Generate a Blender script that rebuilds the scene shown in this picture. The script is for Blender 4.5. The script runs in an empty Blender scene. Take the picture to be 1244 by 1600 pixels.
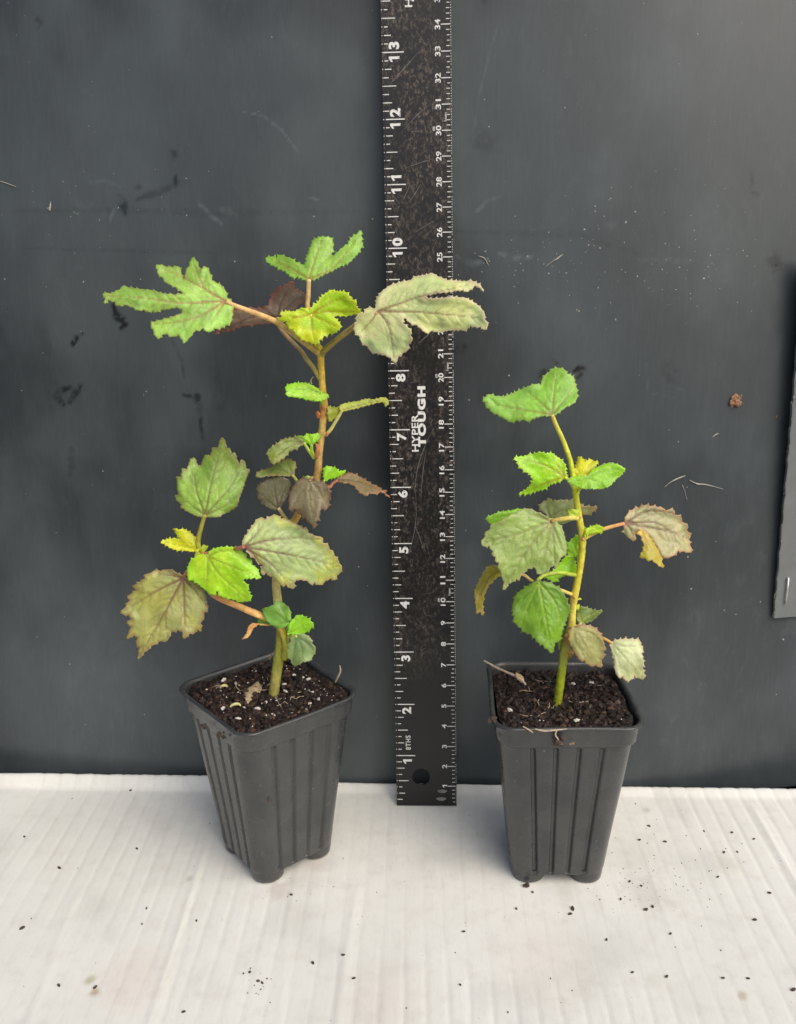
import bpy, bmesh, math, random
import numpy as np
from mathutils import Vector, Matrix
from mathutils.geometry import delaunay_2d_cdt

S = 0.0254                      # everything below is laid out in inches, stored in metres
rnd = random.Random(7)
NP = np.random.RandomState(11)
scene = bpy.context.scene
COL = scene.collection

# ------------------------------------------------------------------ camera
IW, IH = 1244.0, 1600.0
FPX = 1400.0
CAM = np.array([0.0, -14.398, 10.066])
PITCH, ROLL, YAW = 0.293, -0.014, -0.048
Fv = np.array([math.sin(YAW)*math.cos(PITCH), math.cos(YAW)*math.cos(PITCH), -math.sin(PITCH)])
R0 = np.array([math.cos(YAW), -math.sin(YAW), 0.0])
U0 = np.cross(R0, Fv)
Rv = R0*math.cos(ROLL) + U0*math.sin(ROLL)
Uv = -R0*math.sin(ROLL) + U0*math.cos(ROLL)
cd = bpy.data.cameras.new("camera")
cam = bpy.data.objects.new("camera", cd)
COL.objects.link(cam)
cd.sensor_fit = 'VERTICAL'
cd.sensor_height = 32.0
cd.sensor_width = 24.0
cd.lens = 32.0*FPX/IH
cd.clip_start = 0.01
cd.clip_end = 200.0
M = Matrix.Identity(4)
for i in range(3):
    M[i][0] = Rv[i]; M[i][1] = Uv[i]; M[i][2] = -Fv[i]; M[i][3] = CAM[i]*S
cam.matrix_world = M
scene.camera = cam

# ------------------------------------------------------------------ light
SUN_EL, SUN_AZ = math.radians(46), math.radians(138)      # azimuth from +Y, clockwise seen from above
world = bpy.data.worlds.new("World")
scene.world = world
world.use_nodes = True
wn = world.node_tree.nodes; wl = world.node_tree.links
sky = wn.new('ShaderNodeTexSky')
sky.sky_type = 'NISHITA'
sky.sun_disc = False
sky.sun_elevation = SUN_EL
sky.sun_rotation = SUN_AZ
sky.air_density = 1.0
sky.dust_density = 6.0
sky.ozone_density = 0.6
wn['Background'].inputs[1].default_value = 0.115
wl.new(sky.outputs[0], wn['Background'].inputs[0])
ld = bpy.data.lights.new("sun", 'SUN')
ld.energy = 1.5
ld.angle = math.radians(60)
ld.color = (1.0, 0.975, 0.93)
sun = bpy.data.objects.new("sun", ld)
COL.objects.link(sun)
sd = Vector((math.sin(SUN_AZ)*math.cos(SUN_EL), math.cos(SUN_AZ)*math.cos(SUN_EL), math.sin(SUN_EL)))
sun.rotation_euler = sd.to_track_quat('Z', 'Y').to_euler()
sun.location = (0, -0.5, 1.5)
vs = scene.view_settings
vs.view_transform = 'Standard'
vs.look = 'None'
vs.exposure = 0.06
vs.gamma = 1.0

# ------------------------------------------------------------------ helpers
def ray(px, py):
    return Fv + Rv*((px-IW/2)/FPX) - Uv*((py-IH/2)/FPX)

def at(px, py, Y):
    """world point (inches) where the sight line through a photo pixel reaches depth Y"""
    d = ray(px, py)
    return CAM + d*((Y-CAM[1])/d[1])

def at_z(px, py, z=0.0):
    d = ray(px, py)
    return CAM + d*((z-CAM[2])/d[2])

def lin(c):
    return tuple(((v/255.0)/12.92 if v/255.0 <= 0.04045 else ((v/255.0+0.055)/1.055)**2.4) for v in c)

def vnoise(x, y, seed=0):
    xi = np.floor(x).astype(np.int64); yi = np.floor(y).astype(np.int64)
    fx = x-xi; fy = y-yi
    fx = fx*fx*(3-2*fx); fy = fy*fy*(3-2*fy)
    def h(a, b):
        n = (a*374761393 + b*668265263 + seed*974634777) & 0xffffffff
        n = ((n ^ (n >> 13))*1274126177) & 0xffffffff
        return ((n ^ (n >> 16)) & 0xffff)/65535.0
    return (h(xi, yi)*(1-fx)+h(xi+1, yi)*fx)*(1-fy) + (h(xi, yi+1)*(1-fx)+h(xi+1, yi+1)*fx)*fy

def fbm(x, y, seed=0, o=4):
    r = 0; a = 0.5; t = 0
    for k in range(o):
        r = r + a*vnoise(x*2**k, y*2**k, seed+k*17); t += a; a *= 0.5
    return r/t

def sstep(a, b, x):
    t = np.clip((x-a)/(b-a), 0, 1)
    return t*t*(3-2*t)

ORG = {}
def origin_of(o):
    return ORG.get(o.name, np.zeros(3)) if o else np.zeros(3)

def put(o, parent, org):
    COL.objects.link(o)
    org = np.array(org, float)
    p = origin_of(parent)
    if parent: o.parent = parent
    o.location = Vector((org-p)*S)
    ORG[o.name] = org

def mesh_data(name, verts, faces, mat, cols=None, smooth=True):
    me = bpy.data.meshes.new(name)
    me.from_pydata([tuple(v) for v in (np.asarray(verts)*S)], [], faces)
    if mat: me.materials.append(mat)
    if smooth: me.polygons.foreach_set('use_smooth', [True]*len(me.polygons))
    if cols is not None:
        a = me.color_attributes.new('Col', 'FLOAT_COLOR', 'POINT')
        c = np.ones((len(verts), 4), np.float32); c[:, :3] = cols
        a.data.foreach_set('color', c.ravel())
    me.update()
    return me

def obj(name, verts, faces, mat, parent=None, org=None, cols=None, smooth=True):
    verts = np.asarray(verts, float)
    if org is None: org = origin_of(parent)
    org = np.array(org, float)
    me = mesh_data(name, verts-org, faces, mat, cols, smooth)
    o = bpy.data.objects.new(name, me)
    put(o, parent, org)
    return o

def tag(o, label=None, cat=None, group=None, kind=None):
    if label: o['label'] = label
    if cat: o['category'] = cat
    if group: o['group'] = group
    if kind: o['kind'] = kind
    return o

def thing(name, label, cat, org, group=None):
    o = bpy.data.objects.new(name, None)
    o.empty_display_size = 0.01
    put(o, None, org)
    return tag(o, label, cat, group)

class NT:
    def __init__(s, name, rough=0.6, spec=0.5):
        s.m = bpy.data.materials.new(name); s.m.use_nodes = True
        s.t = s.m.node_tree; s.n = s.t.nodes; s.l = s.t.links
        s.b = s.n['Principled BSDF']; s.out = s.n['Material Output']
        s.b.inputs['Roughness'].default_value = rough
        s.b.inputs['Specular IOR Level'].default_value = spec
    def node(s, t, **k):
        n = s.n.new(t)
        for a, v in k.items(): setattr(n, a, v)
        return n
    def link(s, a, b): s.l.new(a, b)
    def coord(s, scale=(1, 1, 1), kind='Object'):
        tc = s.node('ShaderNodeTexCoord'); mp = s.node('ShaderNodeMapping')
        mp.inputs['Scale'].default_value = scale
        s.link(tc.outputs[kind], mp.inputs[0])
        return mp.outputs[0]
    def noise(s, vec, scale, detail=4, rough=0.6, dist=0.0):
        n = s.node('ShaderNodeTexNoise')
        n.inputs['Scale'].default_value = scale; n.inputs['Detail'].default_value = detail
        n.inputs['Roughness'].default_value = rough; n.inputs['Distortion'].default_value = dist
        s.link(vec, n.inputs['Vector'])
        return n.outputs['Fac']
    def ramp(s, fac, stops):
        r = s.node('ShaderNodeValToRGB')
        e = r.color_ramp.elements
        while len(e) < len(stops): e.new(0.5)
        for k, (p, c) in enumerate(stops):
            e[k].position = p
            e[k].color = (c, c, c, 1) if not hasattr(c, '__len__') else (*c, 1)
        s.link(fac, r.inputs[0])
        return r.outputs[0]
    def mix(s, fac, a, b, mode='MIX'):
        m = s.node('ShaderNodeMix', data_type='RGBA', blend_type=mode)
        for sock, v in ((m.inputs[0], fac), (m.inputs[6], a), (m.inputs[7], b)):
            if hasattr(v, 'is_output') or isinstance(v, bpy.types.NodeSocket): s.link(v, sock)
            elif hasattr(v, '__len__'): sock.default_value = (*v, 1)
            else: sock.default_value = v if sock.type == 'VALUE' else (v, v, v, 1)
        return m.outputs[2]
    def math(s, op, a, b=0.0):
        m = s.node('ShaderNodeMath', operation=op)
        for sock, v in ((m.inputs[0], a), (m.inputs[1], b)):
            if isinstance(v, bpy.types.NodeSocket): s.link(v, sock)
            else: sock.default_value = v
        return m.outputs[0]
    def attr(s, name='Col'):
        a = s.node('ShaderNodeAttribute', attribute_name=name)
        return a.outputs['Color']
    def bump(s, h, strength, dist):
        b = s.node('ShaderNodeBump')
        b.inputs['Strength'].default_value = strength; b.inputs['Distance'].default_value = dist
        s.link(h, b.inputs['Height'])
        s.link(b.outputs[0], s.b.inputs['Normal'])
        return b
    def color(s, c): 
        if isinstance(c, bpy.types.NodeSocket): s.link(c, s.b.inputs['Base Color'])
        else: s.b.inputs['Base Color'].default_value = (*c, 1)

# ------------------------------------------------------------------ materials
def mat_board():
    k = NT('dull_black_plastic', 0.5, 0.5)
    v = k.coord((1, 1, 0.05))
    streak = k.noise(v, 900, 4, 0.65)
    v2 = k.coord((1, 1, 0.6))
    mott = k.noise(v2, 14, 6, 0.62)
    v3 = k.coord()
    grain = k.noise(v3, 2500, 2, 0.5)
    c = k.mix(k.ramp(mott, [(0.3, 0.0), (0.75, 1.0)]), (0.029, 0.036, 0.041), (0.050, 0.060, 0.066))
    c = k.mix(k.math('MULTIPLY', k.ramp(streak, [(0.45, 0.0), (0.8, 1.0)]), 0.35), c, (0.070, 0.082, 0.090))
    c = k.mix(k.math('MULTIPLY', k.ramp(grain, [(0.55, 0.0), (0.75, 1.0)]), 0.18), c, (0.10, 0.105, 0.11))
    sep = k.node('ShaderNodeSeparateColor'); k.link(k.attr(), sep.inputs[0])
    c = k.mix(sep.outputs[1], c, (0.24, 0.295, 0.32))          # dusty scuffs
    c = k.mix(sep.outputs[0], c, (0.008, 0.009, 0.010))       # dark smears, plus shade of two dents painted in
    ch = k.ramp(k.noise(k.coord((1, 1, 0.5)), 150, 6, 0.75, 0.6), [(0.52, 0.0), (0.75, 1.0)])
    c = k.mix(k.math('MULTIPLY', k.math('MULTIPLY', ch, k.ramp(mott, [(0.4, 0.0), (0.7, 1.0)])), 0.16), c, (0.24, 0.28, 0.30))
    k.color(c)
    k.link(k.ramp(mott, [(0.2, 0.30), (0.8, 0.42)]), k.b.inputs['Roughness'])
    k.bump(streak, 0.15, 0.0002)
    return k.m

def mat_cardboard():
    k = NT('white_faced_cardboard', 0.85, 0.25)
    v = k.coord()
    a = k.noise(v, 9, 5, 0.6); b = k.noise(v, 120, 4, 0.6); f = k.noise(k.coord((1, 0.25, 1)), 900, 3, 0.6)
    c = k.mix(k.ramp(a, [(0.3, 0.0), (0.7, 1.0)]), (0.70, 0.71, 0.665), (0.79, 0.80, 0.765))
    c = k.mix(k.math('MULTIPLY', k.ramp(b, [(0.5, 0.0), (0.8, 1.0)]), 0.5), c, (0.60, 0.575, 0.54))
    c = k.mix(k.math('MULTIPLY', k.ramp(f, [(0.55, 0.0), (0.8, 1.0)]), 0.3), c, (0.55, 0.54, 0.52))
    c = k.mix(1.0, c, k.attr(), 'MULTIPLY')
    k.color(c)
    k.bump(k.math('ADD', b, f), 0.25, 0.00025)
    return k.m

def mat_pot():
    k = NT('charcoal_pot_plastic', 0.42, 0.65)
    v = k.coord()
    a = k.noise(v, 60, 5, 0.6); g = k.noise(v, 1500, 2, 0.5)
    c = k.mix(k.ramp(a, [(0.35, 0.0), (0.7, 1.0)]), (0.026, 0.029, 0.031), (0.050, 0.053, 0.055))
    vo = k.node('ShaderNodeTexVoronoi', feature='F1'); vo.inputs['Scale'].default_value = 420
    k.link(v, vo.inputs['Vector'])
    sp = k.math('MULTIPLY', k.ramp(vo.outputs['Distance'], [(0.0, 1.0), (0.16, 0.0)]),
                k.ramp(k.noise(v, 260, 2, 0.5), [(0.60, 0.0), (0.64, 1.0)]))
    c = k.mix(k.math('MULTIPLY', sp, 0.8), c, (0.45, 0.43, 0.40))
    film = k.ramp(k.noise(k.coord((1, 1, 0.15)), 90, 5, 0.65), [(0.35, 0.0), (0.9, 1.0)])
    c = k.mix(k.math('MULTIPLY', film, 0.25), c, (0.16, 0.155, 0.145))
    dirt = k.ramp(k.noise(v, 170, 4, 0.65), [(0.64, 0.0), (0.80, 1.0)])
    c = k.mix(k.math('MULTIPLY', dirt, 0.45), c, (0.035, 0.025, 0.018))
    k.color(c)
    k.link(k.ramp(a, [(0.2, 0.20), (0.8, 0.34)]), k.b.inputs['Roughness'])
    k.bump(g, 0.08, 0.0001)
    return k.m

def mat_attr(name, rough, spec, bump_scale, bstr, bdist):
    k = NT(name, rough, spec)
    v = k.coord()
    n = k.noise(v, bump_scale, 4, 0.6)
    c = k.mix(k.ramp(n, [(0.25, 0.0), (0.75, 1.0)]), (0.62, 0.60, 0.55), (1.2, 1.2, 1.2))
    k.color(k.mix(1.0, k.attr(), c, 'MULTIPLY'))
    k.bump(n, bstr, bdist)
    return k.m

def mat_leaf():
    k = NT('leaf_tissue', 0.33, 0.55)
    v = k.coord()
    n = k.noise(v, 1100, 3, 0.6); n2 = k.noise(v, 260, 4, 0.6)
    vo = k.node('ShaderNodeTexVoronoi', feature='DISTANCE_TO_EDGE'); vo.inputs['Scale'].default_value = 520
    k.link(v, vo.inputs['Vector'])
    net = k.ramp(vo.outputs['Distance'], [(0.0, 1.0), (0.10, 0.0)])
    tint = k.mix(k.ramp(n2, [(0.3, 0.0), (0.7, 1.0)]), (0.86, 0.88, 0.86), (1.08, 1.07, 1.05))
    col = k.mix(1.0, k.attr(), tint, 'MULTIPLY')
    col = k.mix(k.math('MULTIPLY', net, 0.22), col, k.mix(1.0, col, (0.72, 0.76, 0.66), 'MULTIPLY'))
    k.color(col)
    bmp = k.bump(k.math('SUBTRACT', k.math('ADD', n, n2), k.math('MULTIPLY', net, 0.8)), 0.3, 0.0002)
    tr = k.node('ShaderNodeBsdfTranslucent')
    k.link(k.mix(1.0, col, (1.0, 1.08, 0.55), 'MULTIPLY'), tr.inputs['Color'])
    k.link(bmp.outputs[0], tr.inputs['Normal'])
    ms = k.node('ShaderNodeMixShader'); ms.inputs[0].default_value = 0.30
    k.link(k.b.outputs[0], ms.inputs[1]); k.link(tr.outputs[0], ms.inputs[2])
    k.link(ms.outputs[0], k.out.inputs['Surface'])
    return k.m

def mat_ruler():
    k = NT('black_anodised_metal', 0.38, 0.5)
    v = k.coord()
    big = k.ramp(k.noise(k.coord((1, 0.4, 1)), 46, 5, 0.65), [(0.34, 0.0), (0.60, 1.0)])
    fine = k.ramp(k.noise(k.coord((1, 0.55, 1)), 900, 6, 0.78, 0.4), [(0.50, 0.0), (0.64, 1.0)])
    sx = k.node('ShaderNodeSeparateXYZ'); k.link(v, sx.inputs[0])
    mr = k.node('ShaderNodeMapRange'); k.link(sx.outputs[1], mr.inputs[0])
    mr.inputs[1].default_value = 2.3*S; mr.inputs[2].default_value = 3.2*S
    dirt = k.math('MULTIPLY', k.math('MULTIPLY', big, fine), mr.outputs[0])
    c = k.mix(k.math('MULTIPLY', dirt, 0.8), (0.007, 0.007, 0.008), (0.22, 0.175, 0.135))
    spot = k.ramp(k.noise(v, 190, 3, 0.5), [(0.70, 0.0), (0.78, 1.0)])
    c = k.mix(k.math('MULTIPLY', k.math('MULTIPLY', spot, mr.outputs[0]), 0.6), c, (0.30, 0.23, 0.16))
    k.color(c)
    k.link(k.math('ADD', k.math('MULTIPLY', dirt, 0.4), 0.36), k.b.inputs['Roughness'])
    k.bump(fine, 0.1, 0.0001)
    return k.m

def mat_print():
    k = NT('worn_white_print', 0.55, 0.4)
    v = k.coord()
    w = k.ramp(k.noise(v, 700, 4, 0.7), [(0.60, 0.0), (0.70, 1.0)])
    k.color(k.mix(k.math('MULTIPLY', w, 0.8), (0.78, 0.79, 0.78), (0.05, 0.045, 0.04)))
    return k.m

def mat_plain(name, c1, c2, scale, rough=0.7, spec=0.3, bstr=0.3, bdist=0.0003, metal=0.0):
    k = NT(name, rough, spec)
    v = k.coord(); n = k.noise(v, scale, 4, 0.6)
    k.color(k.mix(k.ramp(n, [(0.3, 0.0), (0.7, 1.0)]), c1, c2))
    k.bump(n, bstr, bdist)
    k.b.inputs['Metallic'].default_value = metal
    return k.m

M_board = mat_board(); M_card = mat_cardboard(); M_pot = mat_pot(); M_leaf = mat_leaf()
M_stem = mat_attr('stem_bark', 0.5, 0.45, 380, 0.7, 0.0006)
M_soil = mat_attr('peat_soil', 0.6, 0.4, 700, 0.6, 0.0006)
M_ruler = mat_ruler(); M_print = mat_print()
M_perl = mat_plain('perlite', (0.42, 0.39, 0.34), (0.74, 0.72, 0.67), 900, 0.8, 0.2)
M_crumb = mat_plain('soil_crumb_brown', (0.04, 0.03, 0.025), (0.11, 0.085, 0.07), 900, 0.9, 0.2)
M_fleck = mat_plain('pale_dust', (0.30, 0.29, 0.26), (0.60, 0.58, 0.53), 900, 0.9, 0.1)
M_root = mat_plain('dry_root', (0.36, 0.27, 0.18), (0.60, 0.50, 0.38), 700, 0.8, 0.2)
M_rust = mat_plain('orange_mud', (0.20, 0.085, 0.045), (0.52, 0.33, 0.22), 1200, 0.9, 0.1, 0.8, 0.0008)
M_steel = mat_plain('staple_steel', (0.66, 0.66, 0.64), (0.78, 0.78, 0.76), 300, 0.35, 0.5, 0.05, 0.0001, 0.8)
M_scratch = mat_plain('scratched_metal', (0.10, 0.10, 0.10), (0.30, 0.29, 0.28), 900, 0.5, 0.4)
M_panel = mat_plain('grey_plastic_sheet', (0.145, 0.158, 0.162), (0.185, 0.20, 0.205), 60, 0.5, 0.45, 0.1, 0.0002)

# ------------------------------------------------------------------ the setting
def grid(xs, ys):
    X, Y = np.meshgrid(xs, ys)
    nx, ny = len(xs), len(ys)
    i = np.arange(nx*ny).reshape(ny, nx)
    f = np.stack([i[:-1, :-1], i[:-1, 1:], i[1:, 1:], i[1:, :-1]], -1).reshape(-1, 4)
    return X.ravel(), Y.ravel(), f.tolist()

def seg_dist(X, Y, pts):
    d = np.full(X.shape, 1e9); tt = np.zeros(X.shape)
    L = [0.0]
    for a, b in zip(pts[:-1], pts[1:]): L.append(L[-1]+math.hypot(b[0]-a[0], b[1]-a[1]))
    for k, (a, b) in enumerate(zip(pts[:-1], pts[1:])):
        dx, dy = b[0]-a[0], b[1]-a[1]; l2 = dx*dx+dy*dy+1e-12
        t = np.clip(((X-a[0])*dx+(Y-a[1])*dy)/l2, 0, 1)
        q = np.hypot(X-a[0]-t*dx, Y-a[1]-t*dy)
        u = (L[k]+t*(L[k+1]-L[k]))/max(L[-1], 1e-9)
        tt = np.where(q < d, u, tt); d = np.minimum(d, q)
    return d, tt

# --- backdrop board, leaning back a little
B_Y0, B_LEAN = 0.66, 0.075
def board_off(x, v):            # gentle buckling of the sheet
    return 0.035*np.sin(x*0.9+0.6) + 0.05*np.sin(x*0.37+v*0.05+2.0) + 0.018*np.maximum(0, x-1.2)**2 + 0.010*np.maximum(0, -x-2.0)**2 + 0.02*np.sin(v*0.5)
def board_pt(x, v, lift=0.0):
    o = board_off(np.asarray(x, float), np.asarray(v, float)) - lift
    return np.stack([x+0*o, B_Y0 + v*math.sin(B_LEAN) + o*math.cos(B_LEAN), -0.25 + v*math.cos(B_LEAN) - o*math.sin(B_LEAN)], -1)
def board_xy(px, py):           # photo pixel -> (x, v) on the sheet
    d = ray(px, py); n = np.array([0, math.cos(B_LEAN), -math.sin(B_LEAN)])
    p0 = np.array([0, B_Y0, -0.25])
    off = 0.0
    for _ in range(8):
        t = ((p0 + n*off - CAM)@n)/(d@n); P = CAM+d*t
        x = P[0]; v = (P[2]+0.25)*math.cos(B_LEAN)+(P[1]-B_Y0)*math.sin(B_LEAN)
        off = float(board_off(np.array(x), np.array(v)))
    return x, v
xs = np.concatenate([np.linspace(-15, -7.9, 40), np.arange(-7.85, 7.86, 0.032), np.linspace(7.9, 15, 40)])
vsr = np.concatenate([np.arange(0, 15.2, 0.032), np.linspace(15.25, 21, 40)])
BX, BV, bf = grid(xs, vsr)
dark = np.zeros(BX.shape); light = np.zeros(BX.shape)
def mark(arr, pts, w, val, soft=0.7):
    q = [board_xy(*p) for p in pts]
    x0 = min(p[0] for p in q)-0.6; x1 = max(p[0] for p in q)+0.6; v0 = min(p[1] for p in q)-0.6; v1 = max(p[1] for p in q)+0.6
    s = np.where((BX > x0) & (BX < x1) & (BV > v0) & (BV < v1))[0]
    tt = 0.5
    if len(q) == 1: d = np.hypot(BX[s]-q[0][0], BV[s]-q[0][1])
    else: d, tt = seg_dist(BX[s], BV[s], q)
    w = w/93.0
    wob = w*(0.35+1.2*fbm(BX[s]*7, BV[s]*7, 5, 4))*(0.55+0.6*np.sin(np.pi*np.clip(tt, 0.08, 0.92)))
    m = val*(1-sstep(wob*(1-soft), wob*(1+soft), d))*(0.25+1.3*sstep(0.28, 0.62, fbm(BX[s]*13, BV[s]*13, 9, 3)))
    arr[s] = np.maximum(arr[s], m)
for pts, w, val in [
    ([(177, 478), (183, 494), (197, 506), (189, 513)], 5, .85), ([(112, 541), (119, 529), (129, 521)], 4, .8),
    ([(111, 604), (84, 616), (99, 632)], 4.5, .65), ([(108, 630), (120, 612), (128, 597)], 4.5, .6),
    ([(287, 618), (309, 619), (312, 648), (317, 686)], 4, .55), ([(188, 306), (196, 334)], 4.5, .5),
    ([(272, 241)], 5, .4), ([(275, 290), (275, 276)], 4, .55), ([(214, 312), (240, 303), (272, 291)], 5, .3),
    ([(60, 33)], 6, .4), ([(217, 292)], 4, .3), ([(268, 530), (283, 560), (288, 590)], 2.5, .3), ([(340, 590), (345, 640)], 9, .2),
    ([(897, 580), (904, 574), (913, 577), (908, 583)], 4, .9), ([(906, 588), (902, 591)], 3, .5), ([(845, 586), (850, 580)], 6, .5),
    ([(863, 560), (872, 570)], 1.2, .8), ([(1213, 415)], 12, .35), ([(1213, 415)], 3, .6), ([(757, 221)], 14, .2), ([(757, 1)], 4, .3),  # the doubled round mark is a dent, its shade painted as dark colour
    ([(1045, 575), (1050, 600)], 12, .16), ([(1175, 270), (1175, 300), (1185, 305)], 2, .4), ([(725, 540), (712, 550)], 6, .6),  # first mark here: shade of a square dent, painted not modelled
    ([(0, 330), (150, 328), (350, 333), (560, 330)], 4, .12), ([(40, 388), (200, 392), (330, 395)], 2.5, .14), ([(710, 362), (900, 366), (1000, 398)], 4, .12),
    ([(60, 500), (75, 540), (78, 640)], 8, .12), ([(110, 740), (112, 700)], 6, .25)]:
    mark(dark, pts, w*1.1, val*0.95, 0.7)
for pts, w, val in [
    ([(380, 175), (410, 180), (440, 203), (468, 240)], 1.5, .16), ([(739, 219), (748, 153), (766, 79), (783, 26)], 1.5, .08),
    ([(744, 332), (760, 316), (780, 306)], 3, .10), ([(310, 318), (345, 350)], 3, .16), ([(440, 345), (460, 345)], 9, .04),
    ([(130, 140), (145, 150)], 2, .1), ([(1000, 20), (1000, 30)], 3, .03), ([(715, 400), (740, 412), (760, 406)], 5, .12), ([(780, 396), (800, 404), (830, 402)], 4, .14), ([(1000, 405), (1100, 410)], 5, .05),
    ([(950, 352), (960, 350)], 6, .05), ([(340, 325), (370, 335)], 5, .10), ([(1040, 602), (1070, 610)], 2, .05), ([(930, 300), (935, 310)], 6, .05),
    ([(1010, 566), (1012, 614), (1060, 622)], 1.2, .05), ([(475, 311), (488, 309), (500, 314)], 1.5, .16), ([(185, 310), (172, 345)], 2.5, .14), ([(140, 285), (165, 282), (190, 292)], 2.5, .09)]:
    mark(light, pts, w, val)
for k in range(24):             # hair-fine random scuffs
    x = rnd.uniform(0, 1244); y = rnd.uniform(0, 1150); a = rnd.gauss(1.5, 0.5); l = rnd.uniform(8, 60)
    mark(light, [(x, y), (x+l*math.cos(a), y+l*math.sin(a))], 1.0, rnd.uniform(.02, .06))
light = np.maximum(light, 0.06*sstep(0.45, 0.8, fbm(BX*1.1, BV*0.7, 31, 5)))
film = 0.12*sstep(0.40, 0.62, fbm(BX*0.33+3.1, BV*0.22+7.3, 91, 5))      # chalky dust lying in broad irregular patches
light = light+film*(0.4+1.1*fbm(BX*0.9, BV*0.5, 92, 5))
light = np.maximum(light, 0.09*np.exp(-((BV-10.0-0.15*np.sin(BX))/0.35)**2)*fbm(BX*2, BV*5, 77, 4))
me_cols = np.stack([np.clip(dark, 0, 1), np.clip(light, 0, 1), 0*dark], -1)
board = obj('backdrop_board', board_pt(BX, BV), bf, M_board, cols=me_cols)
sm = board.modifiers.new('thickness', 'SOLIDIFY'); sm.thickness = 0.12*S; sm.offset = -1.0
tag(board, 'tall dark grey plastic board with smears and dust behind the ruler', kind='structure')

# --- white corrugated cardboard
xs = np.concatenate([np.linspace(-14, -7.8, 40), np.arange(-7.75, 8.2, 0.034), np.linspace(8.3, 14, 40)])
ys = np.concatenate([np.linspace(-12, -6.3, 30), np.arange(-6.25, 0.62, 0.034)])
CX, CY, cf = grid(xs, ys)
phase = CX + 0.22*fbm(CX*0.9, CY*0.2, 3, 4) + 0.02*CY
gm = np.abs(((phase/0.31) % 1.0)-0.5)*0.31
ridge = 1.2-2.2*np.exp(-(gm/0.032)**2)
Z = 0.0034*ridge*(0.25+1.3*sstep(0.35, 0.7, fbm(CX*0.35, CY*0.35, 8, 3)))
Z += 0.025*(fbm(CX*0.45, CY*0.45, 21, 3)-0.5)
creases = [((1171, 1252), (1241, 1373), (1290, 1460), .02, .05), ((333, 1287), (300, 1390), (233, 1600), .016, .06), ((300, 1400), (290, 1470), (250, 1600), -.008, .03), ((128, 1390), (111, 1420), (44, 1600), .012, .08),
           ((559, 1380), (545, 1470), (528, 1600), .012, .07), ((1002, 1320), (1035, 1420), (1072, 1525), .006, .05), ((470, 1330), (452, 1430), (436, 1600), .006, .06)]
for a, b, c, h, w in creases:
    pts = [tuple(at_z(*p)[:2]) for p in (a, b, c)]
    d, t = seg_dist(CX, CY, pts)
    Z += h*np.exp(-(d/w)**2)*sstep(-0.05, 0.15, t)
lipy = 0.60+0.01*np.sin(CX*3)
liph = (0.06+0.12*(1-sstep(-4.5, -1.0, CX))+0.02*fbm(CX*0.8, CX*0, 4, 3))*(1+0.10*(fbm(CX*9, CX*0+3, 14, 3)-0.5))
up = sstep(0.30, 0.60, CY)
Z += liph*up**1.6
CY2 = CY + 0.012*(fbm(CX*5, CX*0, 15, 3)-0.5)*up
Z -= 0.012
Z = np.minimum(Z, np.where(CY > 0.15, 9, 0.02))
stain = np.ones((len(CX), 3))
def blot(px, py, r, col, amt):
    p = at_z(px, py); d = np.hypot(CX-p[0], (CY-p[1])*0.8)
    m = amt*(1-sstep(0.2, 1.0, d/(r/92.0)*(0.6+0.8*fbm(CX*10, CY*10, 44, 3))))
    for i in range(3): stain[:, i] *= 1-m*(1-col[i])
for b in [(990, 1340, 60, (.80, .76, .74), .35), (1010, 1395, 45, (.72, .68, .66), .4), (470, 1365, 40, (.75, .70, .68), .45), (435, 1390, 22, (.7, .6, .56), .5),
          (1010, 1265, 9, (.75, .72, .66), .8), (1160, 1556, 10, (.72, .64, .52), .9), (205, 1530, 60, (.97, .88, .86), .6), (600, 1560, 70, (.97, .90, .88), .5),
          (850, 1500, 90, (.97, .91, .89), .5), (140, 1530, 10, (.6, .6, .4), .8), (148, 1548, 8, (.62, .48, .38), .9), (296, 1372, 9, (.72, .68, .64), .8), (500, 1345, 30, (.8, .74, .70), .5),
          (880, 1390, 30, (.8, .76, .72), .4), (1140, 1350, 30, (.9, .86, .8), .5), (1020, 1532, 16, (.86, .84, .78), .5), (190, 1218, 8, (.6, .5, .4), .7)]:
    blot(*b)

stain *= (1 - 0.08*sstep(0.2, -1.0, ridge)*fbm(CX*2, CY*0.7, 61, 3))[:, None]
stain *= (1 - 0.10*sstep(0.52, 0.75, fbm(CX*0.9, CY*0.7, 63, 5)))[:, None]
card = obj('cardboard_surface', np.stack([CX, CY2, Z], -1), cf, M_card, cols=stain)
sm = card.modifiers.new('thickness', 'SOLIDIFY'); sm.thickness = 0.10*S; sm.offset = -1.0
tag(card, 'white corrugated cardboard sheet with creases and soil specks under the pots', kind='structure')

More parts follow.
